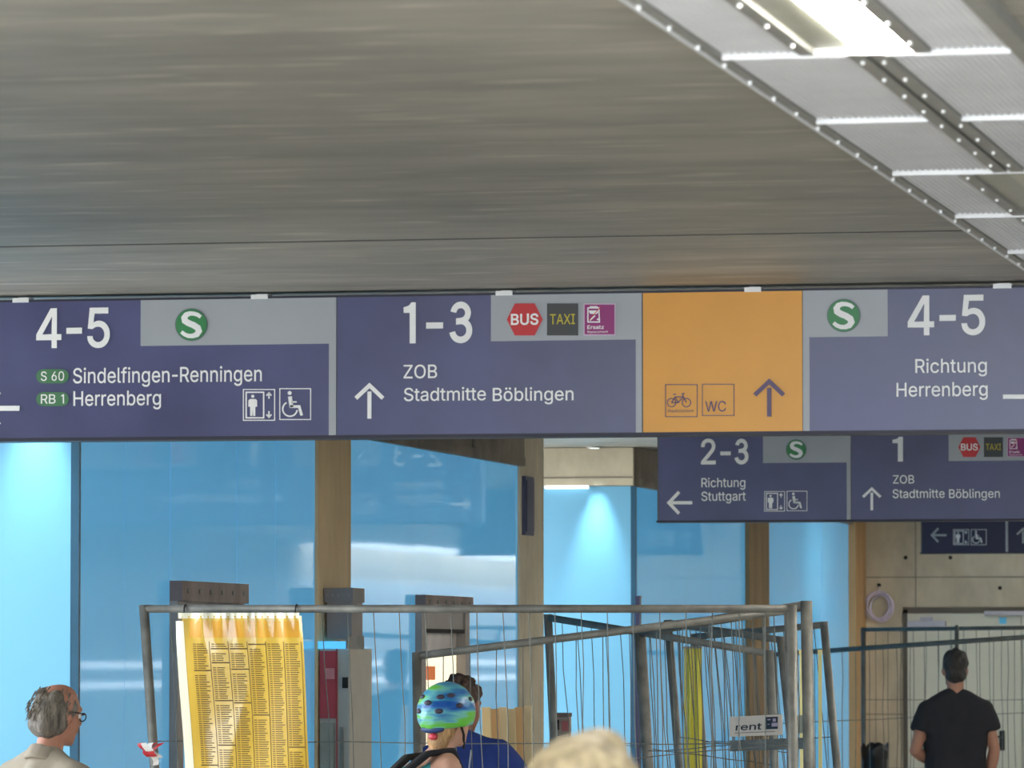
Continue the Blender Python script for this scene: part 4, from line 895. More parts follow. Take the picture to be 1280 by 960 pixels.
# red and white tape on the left post
q = onY(189, 942, YA - .03)
tp = tag(empty('barrier_tape', q), 'crumpled red and white barrier tape knotted on the fence post', 'tape')
for i in range(5):
    a0 = random.uniform(0, 6.28); L = random.uniform(.03, .06); mb = MB(); vs = []
    for k in range(7):
        t_ = k / 6; c = Vector((.025 * math.sin(a0 + t_ * 3) + .012 * i - .02, -.012 * math.cos(a0 + 5 * t_), .04 - t_ * L * 1.6))
        vs += [c + Vector((-.011, 0, 0)), c + Vector((.011, .004, .003))]
    mb.add(vs, [(2 * k, 2 * k + 1, 2 * k + 3, 2 * k + 2) for k in range(6)])
    mb.build('tape_end', mat('tape red', (196, 44, 52), .4) if i % 2 == 0 else mat('tape white', (222, 214, 210), .4), tp)

# ================================================================== THINGS ALONG THE WALL
# ticket machine and grey box by the pillar
ym0, ym1 = wallY(397), wallY(437)
zt = onX(416, 808, XW + .15).z
Ym = Y_P0 + .02
mx0 = XW + .012; mx1 = onY(437, 900, Ym).x
tm = tag(empty('ticket_machine', (mx0, Ym, 0)), 'red and grey ticket machine standing at the tan concrete pillar', 'ticket machine')
mw_ = mx1 - mx0; g = mat('machine grey', (176, 168, 156), .5, var=.06)
zm = onY(416, 811, Ym).z
MB().box((0, .0, 0), (mw_, .45, zm)).build('body', g, tm, bevel=.006)
z0 = onY(416, 898, Ym).z
rpn = MB().box((.004, -.012, z0), (mw_ * .56, 0, zm - .01)).build('red_panel', mat('machine red', (176, 52, 58), .4, var=.05), tm)
MB().box((.03, -.014, zm - .14), (.075, -.012, zm - .09)).build('emblem', mat('emblem pale', (214, 130, 130), .5), rpn)
MB().box((mw_ * .05, -.012, .1), (mw_ * .5, 0, z0 - .02)).build('lower_panel', mat('machine lower', (150, 142, 124), .3, var=.2, scale=5), tm)
MB().box((mw_ * .57, -.008, .0), (mw_ * .60, 0, zm)).build('red_edge', MATS['machine red'], tm)
MB().box((mw_ * .78, -.016, z0 + .14), (mw_ * .95, 0, z0 + .19)).build('card_slot', M_JOINT, tm)
MB().box((mw_ * .70, -.01, .3), (mw_ * .8, 0, z0 - .04)).build('slot_panel', mat('slot grey', (120, 116, 104), .5), tm)
hl = MB().box((0, -.03, zm), (mw_ * .96, .3, zm + .035)).build('light_header', mat('header glow', (90, 190, 240), .4, emit=.8), tm)
MB().box((mw_ * .93, -.034, zm - .0), (mw_ * .98, .3, zm + .06)).build('header_bracket', M_STEELD, tm)
a, b = onY(393, 735, Ym + .1), onY(442, 799, Ym + .1)
gb = tag(empty('grey_cabinet', (XW + .012, Ym + .1, b.z)), 'grey sheet-metal cabinet fixed to the pillar over the red machine', 'cabinet')
bw, bh = b.x - XW - .012, a.z - b.z
MB().box((0.01, 0, 0), (bw - .01, .22, bh * .72)).build('door', mat('cabinet grey', (128, 118, 116), .55, .1, var=.06), gb)
MB().box((0, -.015, bh * .72), (bw, .22, bh)).build('hood', mat('hood grey', (122, 116, 114), .6, var=.12, scale=5), gb)
for i in range(5): MB().tube([(bw * (i + .6) / 5.4, -.02, bh * .86), (bw * (i + .6) / 5.4, -.015, bh * .86)], .007).build('screw', M_STEELD, gb)

# leaning planks
M_PL = [mat('pale timber %d' % i, c, .7, var=.12, scale=6, stretch=(3, 3, .4)) for i, c in enumerate(((206, 186, 148), (216, 176, 128), (222, 204, 168)))]
for i in range(6):
    px = 614 + i * 10.2; top = atD(px, 884 + (2 if i % 2 else 0) - (i == 5) * 4, 27.0 + .05 * i)
    o = MB().box((-.022, -.014, 0), (.022, .014, (top.z - .02) / math.cos(.07))).build('timber_plank', M_PL[i % 3], bevel=.002)
    o.location = (top.x + .03, top.y - .1, .02); o.rotation_euler = (-.07, -.035, .05)
    tag(o, 'pale timber plank leaning upright behind the man in the blue polo', 'plank', 'planks leaning by the pier')
q = atD(704, 891, 26.0)
wp_ = tag(empty('wooden_post', (q.x, q.y, 0)), 'weathered wooden post with a red marked head in front of blue glass', 'post')
MB().box((-.035, -.035, 0), (.035, .035, q.z - .02)).build('shaft', mat('post wood', (158, 138, 124), .8, var=.15), wp_, bevel=.004)
MB().box((.0, -.038, q.z - .09), (.032, -.035, q.z - .04)).build('red_mark', mat('mark red', (176, 96, 96), .6), wp_)
MB().box((-.024, -.038, q.z - .085), (-.014, -.035, q.z - .035)).build('slot', M_JOINT, wp_)
MB().box((-.037, -.037, q.z - .02), (.037, .037, q.z)).build('cap', mat('cap brown', (120, 98, 88), .8), wp_)

# coil of cable on the end wall
cc = onY(1099, 758, Y_END - .03); rr = 15.5 / F * (cc - CAM).dot(FWD)
co = tag(empty('cable_coil', (cc.x, cc.y, cc.z)), 'coil of lilac cable hung from a hook on the concrete end wall', 'cable')
M_CAB = mat('lilac cable', (206, 198, 222), .5, var=.05)
for i in range(5):
    dx, dz, r_ = random.uniform(-.02, .025), random.uniform(-.022, .010), rr * random.uniform(.86, 1.06)
    pts = [(dx + r_ * math.cos(w), -.012 * i + .006 * math.sin(3 * w), dz + r_ * 1.12 * math.sin(w)) for w in [2 * math.pi * k / 36 for k in range(37)]]
    MB().tube(pts, .0066, 6, False).build('cable_loop', M_CAB, co, True)
MB().tube([(0, -.03, rr * 1.1), (.004, -.03, rr * 1.5), (0, .0, rr * 1.72)], .006, 6).build('hanger', M_CAB, co)
MB().tube([(0, .03, rr * 1.72), (0, -.03, rr * 1.72), (0, -.035, rr * 1.8)], .012, 8).build('hook', M_JOINT, co)

# bin with a black bag
q = atD(1094, 929, 36.5)
bn = tag(empty('waste_bin', (q.x, q.y, 0)), 'waste bin lined with a black plastic bag at the end wall', 'bin')
R0 = 16.5 / F * 36.5
mb = MB(); vs = []; nn = 28
prof = [(.80, 0), (.86, .3), (.94, q.z - .12), (1.04, q.z - .10), (1.08, q.z - .05), (1.0, q.z - .01), (.85, q.z - .02), (.8, q.z - .15)]
for j, (r_, z) in enumerate(prof):
    for k in range(nn):
        w = 2 * math.pi * k / nn; jj = 1 + (.05 * math.sin(5 * w + j) + .03 * math.sin(11 * w) if j > 1 else 0)
        vs.append((R0 * r_ * jj * math.cos(w), R0 * r_ * jj * math.sin(w), z + (.02 * math.sin(4 * w) if j > 3 else 0)))
mb.add(vs, [(j * nn + k, j * nn + (k + 1) % nn, (j + 1) * nn + (k + 1) % nn, (j + 1) * nn + k) for j in range(len(prof) - 1) for k in range(nn)])
mb.build('bag', mat('black bag', (22, 22, 24), .3, bump=.6, bscale=14), bn, True)
MB().tube([(0, 0, 0), (0, 0, .7)], [R0 * .72, R0 * .78], 20).build('drum', M_STEELD, bn)
# ================================================================== PEOPLE
def ico(c, r, sub=2):
    bm = bmesh.new(); bmesh.ops.create_icosphere(bm, subdivisions=sub, radius=1.0)
    vs = [Vector((v.co.x * r[0], v.co.y * r[1], v.co.z * r[2])) for v in bm.verts]; bm.free()
    return vs
class Flesh:
    """closed convex lumps fused into one continuous skin by a voxel remesh"""
    def __init__(s): s.bm = bmesh.new()
    def hull(s, balls, flat=()):
        pts = []
        for c, r in balls: pts += [Vector(c) + q for q in ico(None, (r, r, r), 2)]
        for c, n, r in flat:
            n = Vector(n).normalized(); a = n.orthogonal().normalized(); b = n.cross(a)
            pts += [Vector(c) + (a * math.cos(w) + b * math.sin(w)) * r for w in [2 * math.pi * k / 20 for k in range(20)]]
        vs = [s.bm.verts.new(p) for p in pts]
        g = bmesh.ops.convex_hull(s.bm, input=vs)
        bmesh.ops.delete(s.bm, geom=[v for v in set(g['geom_interior']) | set(g['geom_unused']) if isinstance(v, bmesh.types.BMVert) and v.is_valid and not v.link_faces], context='VERTS')
        return s
    def ell(s, c, r, R=None):
        R = R or Matrix.Identity(3)
        vs = [s.bm.verts.new(Vector(c) + R @ q) for q in ico(None, r, 3)]
        bmesh.ops.convex_hull(s.bm, input=vs); return s
    def build(s, name, m, parent=None, vox=.009, smooth=6, disp=0.0, dscale=6.0, seed=0.0, cut=None):
        me = bpy.data.meshes.new(name); s.bm.to_mesh(me); s.bm.free()
        o = bpy.data.objects.new(name, me); COL.objects.link(o)
        r = o.modifiers.new('r', 'REMESH'); r.mode = 'VOXEL'; r.voxel_size = vox
        k = o.modifiers.new('s', 'SMOOTH'); k.iterations = smooth; k.factor = .5
        me2 = bpy.data.meshes.new_from_object(o.evaluated_get(bpy.context.evaluated_depsgraph_get()))
        o.modifiers.clear(); o.data = me2; me2.name = name; bpy.data.meshes.remove(me)
        if disp:
            ns = [v.normal.copy() for v in me2.vertices]
            for v, nv in zip(me2.vertices, ns):
                v.co += nv * disp * (noise.noise(Vector((v.co.x * dscale, v.co.y * dscale, v.co.z * dscale * .6)) + Vector((seed, 0, 0))))
        me2.polygons.foreach_set('use_smooth', [True] * len(me2.polygons))
        me2.materials.clear()
        for q in (m if isinstance(m, list) else [m]): me2.materials.append(q)
        if parent is not None: o.parent = parent
        return o

def rotz(v, a): c, s = math.cos(a), math.sin(a); return Vector((v.x * c - v.y * s, v.x * s + v.y * c, v.z))

def person(loc, rz, s, label, skin, pose=None, lean=(0, 0), head_yaw=0, head_pitch=0, tee=None, tee_sleeve=.55, tee_z=.90, trousers=None,
           shoes=(40, 40, 44), collar=False, female=False, group=None):
    """lean = (forward, sideways) radians at the hips; returns body, and a head frame for hair and hats"""
    J = dict(shL=(-.178, -.01, 1.385), shR=(.178, -.01, 1.385), elL=(-.235, -.04, 1.13), elR=(.235, -.04, 1.13), wrL=(-.235, .06, .89), wrR=(.235, .06, .89),
             hipL=(-.09, 0, .92), hipR=(.09, 0, .92), knL=(-.10, .03, .50), knR=(.10, .03, .50), anL=(-.10, -.02, .085), anR=(.10, -.02, .085))
    if female:
        J.update(shL=(-.155, -.01, 1.385), shR=(.155, -.01, 1.385))
    J.update(pose or {})
    J = {k: Vector(v) for k, v in J.items()}
    piv = Vector((0, 0, .95)); LM = Matrix.Rotation(lean[1], 3, 'Y') @ Matrix.Rotation(-lean[0], 3, 'X')
    U = lambda p: (LM @ (Vector(p) - piv) + piv) * s          # upper body follows the lean
    D_ = lambda p: Vector(p) * s
    upper = {'shL', 'shR', 'elL', 'elR', 'wrL', 'wrR'}
    K = {k: (U(v) if k in upper else D_(v)) for k, v in J.items()}
    w = .88 if female else 1.0
    HM = LM @ Matrix.Rotation(head_yaw, 3, 'Z') @ Matrix.Rotation(head_pitch, 3, 'X')
    if lean[0] > .3 or abs(lean[1]) > .3:
        HM = Matrix.Rotation(head_yaw, 3, 'Z') @ Matrix.Rotation(head_pitch, 3, 'X')
    HC = U((0, .02, 1.50)) + HM @ Vector((0, .0, .135)) * s
    H = lambda p: HC + HM @ (Vector(p) * s)
    def torso(fl, g=0.0, low=True):
        R = lambda r: (r + g) * s
        fl.hull([(U((-.135 * w, -.01, 1.385)), R(.062)), (U((.135 * w, -.01, 1.385)), R(.062)), (U((-.10 * w, .0, 1.23)), R(.10)), (U((.10 * w, .0, 1.23)), R(.10)), (U((0, .035, 1.27)), R(.10))])
        fl.hull([(U((-.10 * w, .0, 1.23)), R(.10)), (U((.10 * w, .0, 1.23)), R(.10)), (U((-.085 * w, .005, 1.07)), R(.095)), (U((.085 * w, .005, 1.07)), R(.095))])
        if low:
            fl.hull([(U((-.085 * w, .005, 1.07)), R(.095)), (U((.085 * w, .005, 1.07)), R(.095)), (D_((-.085, 0, .92)), R(.105)), (D_((.085, 0, .92)), R(.105)), (D_((0, -.05, .92)), R(.10))])
        fl.hull([(U((0, -.015, 1.43)), R(.055)), (U((0, -.03, 1.34)), R(.08)), (U((0, .02, 1.36)), R(.07))])
        for sd, q in ((-1, 'L'), (1, 'R')):
            fl.hull([(U((.03 * sd, -.018, 1.45)), R(.045)), (K['sh' + q] + Vector((0, 0, .004)), R(.046))])
            fl.hull([(U((.03 * sd, -.018, 1.455)), R(.045)), (U((.135 * w * sd, -.01, 1.405)), R(.050)), (U((.05 * sd, -.02, 1.36)), R(.06))])
    def hand(fl, el, wr, side):
        d = (wr - el).normalized(); n = d.cross(Vector((0, 1, 0))); n = (n.normalized() if n.length > .1 else Vector((1, 0, 0)))
        n = n * side; a = d.cross(n).normalized()       # a spans the knuckles, n is the palm normal
        P = lambda x, y, z: wr + (d * x + a * y + n * z) * s
        fl.hull([(P(.0, -.018, 0), .02 * s), (P(.0, .018, 0), .02 * s), (P(.085, -.032, 0), .014 * s), (P(.085, .034, 0), .014 * s)])
        for i, (y, L) in enumerate(((-.033, .060), (-.011, .072), (.011, .078), (.033, .070))):
            p0, p1, p2 = P(.085, y, 0), P(.085 + L * .55, y * 1.08, -.010), P(.085 + L * .95, y * 1.1, -.034)
            fl.hull([(p0, .0105 * s), (p1, .0095 * s)]); fl.hull([(p1, .0095 * s), (p2, .008 * s)])
        p0, p1, p2 = P(.02, .03, -.005), P(.062, .058, -.018), P(.098, .062, -.03)
        fl.hull([(p0, .016 * s), (p1, .012 * s)]); fl.hull([(p1, .012 * s), (p2, .010 * s)])
    b = Flesh(); torso(b)
    for q, sd in (('L', -1), ('R', 1)):
        b.hull([(K['sh' + q], .055 * w * s), (lerp(K['sh' + q], K['el' + q], .45), .047 * w * s)])
        b.hull([(lerp(K['sh' + q], K['el' + q], .45), .047 * w * s), (K['el' + q], .037 * w * s)])
        b.hull([(K['el' + q], .038 * w * s), (lerp(K['el' + q], K['wr' + q], .3), .041 * w * s)])
        b.hull([(lerp(K['el' + q], K['wr' + q], .3), .041 * w * s), (K['wr' + q], .026 * w * s)])
        hand(b, K['el' + q], K['wr' + q], sd)
        b.hull([(K['hip' + q], .088 * s), (lerp(K['hip' + q], K['kn' + q], .4), .075 * s), (K['kn' + q], .052 * s)])
        b.hull([(K['kn' + q], .053 * s), (lerp(K['kn' + q], K['an' + q], .35) + Vector((0, -.015, 0)), .053 * s)])
        b.hull([(lerp(K['kn' + q], K['an' + q], .35) + Vector((0, -.015, 0)), .053 * s), (K['an' + q], .036 * s)])
        b.hull([(K['an' + q] + Vector((0, -.02, -.035)) * s, .034 * s), (K['an' + q] + Vector((0, .12, -.05)) * s, .026 * s), (K['an' + q], .036 * s)])
    b.hull([(U((0, -.015, 1.43)), .058 * w * s), (H((0, -.02, -.07)), .053 * w * s)])
    # head: cranium, face, jaw, cheeks, nose, brow, lips, ears
    b.ell(H((0, -.012, .028)), Vector((.074, .093, .088)) * s, HM)
    b.ell(H((0, .012, -.03)), Vector((.064, .078, .085)) * s, HM)
    b.hull([(H((-.038, .02, -.085)), .022 * s), (H((.038, .02, -.085)), .022 * s), (H((0, .062, -.098)), .020 * s), (H((0, .04, -.05)), .045 * s)])
    b.hull([(H((0, .083, .02)), .008 * s), (H((0, .104, -.018)), .011 * s), (H((-.010, .092, -.024)), .009 * s), (H((.010, .092, -.024)), .009 * s)])
    b.hull([(H((-.035, .074, .03)), .012 * s), (H((.035, .074, .03)), .012 * s)])
    b.hull([(H((-.018, .082, -.052)), .008 * s), (H((.018, .082, -.052)), .008 * s), (H((0, .087, -.051)), .009 * s)])
    for sd in (-1, 1):
        b.ell(H((.076 * sd, -.008, -.012)), Vector((.009, .019, .031)) * s, HM @ Matrix.Rotation(-.3 * sd, 3, 'Z'))
    sm = mat('skin ' + str(skin), skin, .55, var=.06, scale=10, spec=.4)
    body = b.build('person', sm, None, .0085 * s, 4)
    body.location = loc; body.rotation_euler = (0, 0, rz)
    tag(body, label, 'person', group)
    for sd in (-1, 1):
        e = MB(); vs = [H((.031 * sd, .0705, .006)) + HM @ q for q in ico(None, (.0125 * s,) * 3, 2)]
        bm = bmesh.new(); [bm.verts.new(v) for v in vs]; bmesh.ops.convex_hull(bm, input=bm.verts); m_ = bpy.data.meshes.new('eye'); bm.to_mesh(m_); bm.free()
        m_.materials.append(mat('eye white', (226, 222, 216), .2)); m_.polygons.foreach_set('use_smooth', [True] * len(m_.polygons))
        eo = link(bpy.data.objects.new('eye', m_), body)
        bm = bmesh.new(); [bm.verts.new(H((.031 * sd, .0795, .006)) + HM @ q) for q in ico(None, (.0058 * s, .0045 * s, .0058 * s), 2)]; bmesh.ops.convex_hull(bm, input=bm.verts)
        m_ = bpy.data.meshes.new('iris'); bm.to_mesh(m_); bm.free(); m_.materials.append(mat('iris', (52, 40, 32), .2)); link(bpy.data.objects.new('iris', m_), eo)
    if tee:
        c = Flesh(); torso(c, .016)
        c.hull([(U((-.09, .005, 1.07)), .112 * s), (U((.09, .005, 1.07)), .112 * s)], [(D_((0, 0, tee_z)), (0, 0, 1), .165 * s)])
        for q in ('L', 'R'):
            e_ = lerp(K['sh' + q], K['el' + q], tee_sleeve); dr = (K['el' + q] - K['sh' + q])
            c.hull([(K['sh' + q], .068 * w * s)], [(e_, dr, .072 * w * s)])
        cm = mat('cloth ' + str(tee), tee, .85, var=.08, scale=10, bump=.2, bscale=40)
        shirt = c.build('shirt', cm, body, .011 * s, 5, .016, 9, rz)
        if collar:
            k = Flesh()
            n_ = 16
            for i in range(n_):
                a0, a1 = 2 * math.pi * i / n_, 2 * math.pi * (i + 1) / n_
                pt = lambda a, z, r: U((r * 1.02 * math.cos(a), -.012 + r * 1.08 * math.sin(a), z - .022 * math.sin(a)))
                k.hull([(pt(a0, 1.478, .063), .010 * s), (pt(a1, 1.478, .063), .010 * s), (pt(a0, 1.44, .078), .012 * s), (pt(a1, 1.44, .078), .012 * s)])
            k.build('collar', cm, shirt, .007 * s, 3)
    if trousers:
        c = Flesh(); R = .016
        c.hull([(D_((-.085, 0, .94)), (.105 + R) * s), (D_((.085, 0, .94)), (.105 + R) * s), (D_((0, -.05, .92)), (.10 + R) * s)])
        for q in ('L', 'R'):
            c.hull([(K['hip' + q], .10 * s), (K['kn' + q], .068 * s)]); c.hull([(K['kn' + q], .068 * s)], [(lerp(K['kn' + q], K['an' + q], .96), K['an' + q] - K['kn' + q], .062 * s)])
        c.build('trousers', mat('cloth ' + str(trousers), trousers, .85, var=.08, scale=10), body, .012 * s, 5, .012, 8)
    for q in ('L', 'R'):
        a = K['an' + q]; c = Flesh()
        z = .034
        c.hull([(a + Vector((-.012, -.035, -.045)) * s, .036 * s), (a + Vector((.012, -.035, -.045)) * s, .036 * s), (a + Vector((-.018, .12, -.052)) * s, .030 * s), (a + Vector((.018, .12, -.052)) * s, .030 * s), (a + Vector((0, 0, -.005)) * s, .046 * s)])
        c.build('shoe', mat('shoe ' + str(shoes), shoes, .6), body, .009 * s, 3)
    return body, H, HM, U, K
def hair(body, H, HM, s, lumps, rgb, rgb2=None, disp=.02, ds=22, name='hair', vox=.008):
    c = Flesh()
    for p, r in lumps: c.ell(H(p), Vector(r) * s, HM)
    m = mat('hair ' + str(rgb), rgb, .6, var=.3, scale=24, rgb2=rgb2, stretch=(2.2, 2.2, .5), bump=.8, bscale=60)
    return c.build(name, m, body, vox * s, 3, disp, ds)

def aim(b, H, px, d):
    """move a leaning figure so that its head stands over the place it is seen at"""
    q = atD(px, 870, d); h = b.location + rotz(H((0, 0, .03)), b.rotation_euler.z)
    b.location.x += q.x - h.x; b.location.y += q.y - h.y

def stand(px, py_top, d, s):
    """where a figure stands whose crown shows at (px, py_top)"""
    q = atD(px, py_top, d); return Vector((q.x, q.y, 0)), q.z

# --- man in black, back turned
loc, zt_ = stand(1194, 811, 33.0, 1); S = zt_ / 1.765
b, H, HM, U, K = person(loc, YAW + .05, S, 'person in a black t-shirt seen from behind, by the end door', (150, 108, 90), tee=(12, 14, 24), trousers=(14, 14, 18), tee_z=.86,
    pose=dict(elL=(-.262, -.03, 1.12), wrL=(-.12, .14, 1.03), elR=(.245, -.02, 1.13), wrR=(.20, .05, .86)))
hair(b, H, HM, S, [((0, -.022, .042), (.083, .100, .092)), ((0, -.055, -.03), (.070, .055, .062)), ((0, .03, .085), (.06, .06, .04))], (26, 22, 22), disp=.012, ds=30)

# --- man in the blue polo behind the fence, seen from behind with head turned right
loc, zt_ = stand(592, 846, 22.0, 1); S = zt_ / 1.745
b, H, HM, U, K = person(loc, YAW - .35, S, 'person with dark curly hair in a blue polo shirt with a lanyard', (146, 96, 78), tee=(36, 58, 128), trousers=(44, 46, 60), collar=True,
    lean=(.12, -.14), head_yaw=-.25, head_pitch=-.25, tee_sleeve=.6, pose=dict(elR=(.30, .02, 1.17), wrR=(.24, .26, 1.16), elL=(-.25, .04, 1.14), wrL=(-.14, .26, 1.15)))
aim(b, H, 580, 22.0)
lum = [((0, -.026, .042), (.084, .102, .088)), ((0, -.062, -.025), (.068, .05, .058)), ((0, .035, .085), (.055, .055, .04))]
rs = random.Random(3)
for i in range(46):
    a, e = rs.uniform(0, 6.28), rs.uniform(-.1, 1.45)
    p = Vector((.082 * math.cos(a) * math.cos(e), -.026 + .10 * math.sin(a) * math.cos(e), .042 + .088 * math.sin(e)))
    if p.y < .055: lum.append((p, (.016, .016, .016)))
hair(b, H, HM, S, lum, (44, 30, 26), (70, 46, 36), .012, 40)
ln = MB()
ln.tube([U((.062 * math.cos(a), -.012 + .085 * math.sin(a), 1.475 - .02 * math.sin(a))) for a in [2 * math.pi * i / 24 for i in range(25)]], .004, 6, False).build('lanyard', mat('lanyard pale', (196, 198, 206), .5), b, True)
MB().tube([U((.09, -.118, 1.40)), U((.075, -.135, 1.30)), U((.085, -.135, 1.22)), U((.07, -.13, 1.16))], .0035, 6).build('cord', MATS['lanyard pale'], b, True)

# --- cyclist with the helmet, bent forward, seen from behind
loc, zt_ = stand(452, 960, 19.4, 1); S = .98
hx = atD(560, 884, 19.4)
b, H, HM, U, K = person(loc, YAW - 1.05, S, 'person in a colourful bicycle helmet and teal top, bending forward', (196, 150, 128), tee=None, trousers=(40, 44, 58), female=True,
    lean=(.62, -.10), head_yaw=.45, head_pitch=.10,
    pose=dict(elL=(-.24, .16, 1.14), wrL=(-.22, .36, 1.10), elR=(.24, .16, 1.14), wrR=(.22, .36, 1.10), knL=(-.10, .20, .52), anL=(-.10, .18, .085), knR=(.10, -.06, .50), anR=(.10, -.22, .085)))
dlt = hx - (b.location + rotz(H((0, 0, .03)), b.rotation_euler.z)); b.location += Vector((dlt.x, dlt.y, 0))
CY = (b, dlt, S)
top = Flesh(); w = .88
top.hull([(U((-.095 * w, .0, 1.25)), .116 * S), (U((.095 * w, .0, 1.25)), .116 * S), (U((-.085 * w, .005, 1.07)), .109 * S), (U((.085 * w, .005, 1.07)), .109 * S)])
top.hull([(U((-.085 * w, .005, 1.07)), .109 * S), (U((.085 * w, .005, 1.07)), .109 * S), (Vector((-.085, 0, .93)) * S, .118 * S), (Vector((.085, 0, .93)) * S, .118 * S)])
for sd in (-1, 1): top.hull([(U((.075 * sd, -.012, 1.43)), .036 * S), (U((.085 * sd, -.02, 1.30)), .095 * S)])
tt = top.build('top', mat('teal cloth', (70, 176, 184), .8, var=.08, scale=10), b, .010, 4, .008, 9)
M_STR = mat('black strap', (26, 24, 28), .8, var=.1)
for sd in (-1, 1):
    path = [(.055 * sd, .10, 1.30), (.082 * sd, .06, 1.43), (.088 * sd, -.02, 1.475), (.080 * sd, -.095, 1.41), (.06 * sd, -.132, 1.30), (.035 * sd, -.135, 1.18), (.03 * sd, -.13, 1.06)]
    st = Flesh()
    for i in range(len(path) - 1):
        p0, p1 = Vector(path[i]), Vector(path[i + 1])
        st.hull([(U(p0 + Vector((-.018, 0, 0))), .013 * S), (U(p0 + Vector((.018, 0, 0))), .013 * S), (U(p1 + Vector((-.018, 0, 0))), .013 * S), (U(p1 + Vector((.018, 0, 0))), .013 * S)])
    st.build('strap', M_STR, b, .007, 3)
# helmet
def helmet_mat():
    m = bpy.data.materials.new('helmet paint'); m.use_nodes = True; nt = m.node_tree; bs = nt.nodes['Principled BSDF']
    tc = nt.nodes.new('ShaderNodeTexCoord'); mpn = nt.nodes.new('ShaderNodeMapping'); mpn.inputs['Scale'].default_value = (4, 4, 22)
    nz = nt.nodes.new('ShaderNodeTexNoise'); nz.inputs['Scale'].default_value = 1.2; nz.inputs['Detail'].default_value = 2
    rp = nt.nodes.new('ShaderNodeValToRGB'); cr = rp.color_ramp
    cols = [(.30, (20, 84, 170)), (.42, (70, 150, 190)), (.50, (120, 196, 190)), (.56, (110, 196, 70)), (.66, (92, 190, 60)), (.74, (60, 130, 196))]
    cr.elements[0].position = cols[0][0]; cr.elements[0].color = (*lin(cols[0][1]), 1)
    cr.elements[1].position = cols[-1][0]; cr.elements[1].color = (*lin(cols[-1][1]), 1)
    for p, c in cols[1:-1]: e = cr.elements.new(p); e.color = (*lin(c), 1)
    nt.links.new(tc.outputs['Object'], mpn.inputs[0]); nt.links.new(mpn.outputs[0], nz.inputs[0]); nt.links.new(nz.outputs[0], rp.inputs[0]); nt.links.new(rp.outputs[0], bs.inputs['Base Color'])
    bs.inputs['Roughness'].default_value = .3; return m
hm = Flesh()
rx, ry, rz_ = .098, .122, .108
pts = []
for i in range(25):
    for j in range(9):
        a = 2 * math.pi * i / 24; e = math.radians(-26 + 116 * j / 8)
        pts.append((H((rx * math.cos(a) * math.cos(e), -.012 + ry * math.sin(a) * math.cos(e), .026 + rz_ * math.sin(e))), .006))
hm.hull([(p, .008) for p, _ in pts[::2]])
ho = hm.build('helmet', helmet_mat(), b, .006, 3)
for a, e in ((-2.05, .12), (-1.1, .12), (-2.1, .62), (-1.57, .42), (-1.05, .62), (-.35, .25), (-2.8, .25), (.3, .4), (2.85, .4), (-.6, .65)):
    n_ = Vector((math.cos(a) * math.cos(e), math.sin(a) * math.cos(e), math.sin(e)))
    c = Vector((rx * n_.x, -.012 + ry * n_.y, .026 + rz_ * n_.z)) * 1.045
    R3 = HM @ n_.to_track_quat('Z', 'Y').to_matrix()
    v = Flesh(); v.ell(H(c), Vector((.018, .011, .008)) * S, R3); v.build('vent', mat('vent dark', (60, 52, 72), .5), ho, .004, 2)
v = Flesh(); v.ell(H((0, -.108, -.030)), Vector((.055, .018, .016)) * S, HM); v.build('rear_band', mat('helmet rear', (30, 60, 110), .5), ho, .005, 2)
v = Flesh(); v.ell(H((0, -.108, -.058)), Vector((.020, .014, .014)) * S, HM); v.build('rear_light', mat('rear light red', (214, 70, 84), .4), ho, .004, 2)
for sd in (-1, 1):
    MB().tube([H((.085 * sd, -.05, .0)), H((.074 * sd, -.01, -.06)), H((.035 * sd, .04, -.118))], .005, 6).build('chin_strap', M_STR, ho)
hair(b, H, HM, S, [((0, -.045, -.01), (.074, .062, .075)), ((0, -.075, -.08), (.045, .03, .05))], (150, 112, 74), (190, 150, 104), .012, 30)

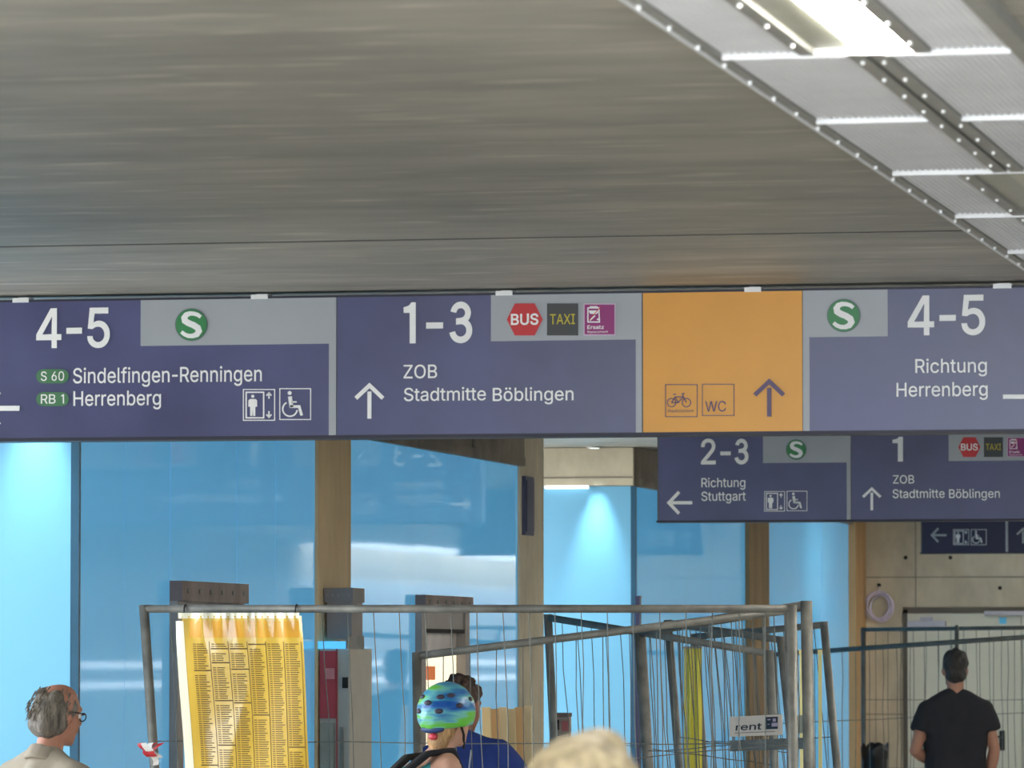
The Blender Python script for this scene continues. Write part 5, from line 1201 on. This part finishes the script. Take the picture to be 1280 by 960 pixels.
# --- grey-haired man at the left
loc, zt_ = stand(74, 857, 18.7, 1); S = zt_ / 1.735
b, H, HM, U, K = person(loc, YAW - .75, S, 'person with thin grey hair and glasses in a beige shirt', (176, 122, 100), tee=(150, 139, 124), trousers=(84, 82, 84), collar=True,
    lean=(.16, 0), head_yaw=-.12, tee_sleeve=.7)
aim(b, H, 75, 18.7)
MAN = (b, H)
hair(b, H, HM, S, [((0, -.036, .012), (.088, .082, .072)), ((0, -.046, .046), (.078, .062, .052)), ((0, -.06, -.045), (.080, .056, .060)), ((.058, -.035, -.02), (.026, .045, .07)), ((-.058, -.035, -.02), (.026, .045, .07)), ((.056, .012, .03), (.022, .03, .05)), ((-.056, .012, .03), (.022, .03, .05))],
     (80, 72, 65), (118, 108, 96), .014, 22)
cr_ = Flesh(); cr_.ell(H((0, .0, .062)), Vector((.060, .070, .056)) * S, HM); cr_.build('bald_crown', mat('reddish scalp', (168, 112, 88), .5, var=.1), b, .007, 3)
rs = random.Random(5)
hs = MB()
for i in range(110):
    a = rs.uniform(0, 6.28); e = rs.uniform(-.5, .9)
    p = Vector((.088 * math.cos(a) * math.cos(e), -.032 + .094 * math.sin(a) * math.cos(e), .025 + .092 * math.sin(e)))
    if p.y > .06 and p.z < .08: continue
    dr = Vector((rs.uniform(-.008, .008), -.010 + rs.uniform(-.008, .008), rs.uniform(-.04, -.015)))
    hs.tube([H(p), H(p * 1.02 + dr * .5), H(p * 1.03 + dr)], [.003, .0024, .001], 4)
tag(hs.build('loose_hair', MATS['hair ' + str((80, 72, 65))], b), kind='stuff')
gl = MB()
for sd in (-1, 1):
    gl.tube([H((.078 * sd, -.01, .010)), H((.066 * sd, .078, .012)), H((.010 * sd, .094, .010))], .0026, 6)
    gl.tube([H((.038 * sd +   .022 * math.cos(a), .086, .002 + .016 * math.sin(a))) for a in [2 * math.pi * i / 16 for i in range(17)]], .0022, 5, False)
gl.build('glasses', mat('glasses dark', (50, 48, 54), .3, .4), b)

# --- blond head close to the camera
loc, zt_ = stand(728, 908, 7.2, 1); S = (zt_ - .012) / 1.77
b, H, HM, U, K = person(loc, YAW, S, 'person with short ash-blond hair standing close by, out of focus', (206, 166, 146), tee=(150, 150, 160), trousers=(70, 74, 90), female=True)
hair(b, H, HM, S, [((0, -.018, .038), (.098, .110, .100)), ((0, -.045, -.03), (.100, .080, .090)), ((.075, -.01, -.04), (.034, .06, .09)), ((-.075, -.01, -.04), (.034, .06, .09)), ((.02, .01, .115), (.05, .06, .03))], (108, 92, 66), (142, 126, 96), .005, 20)
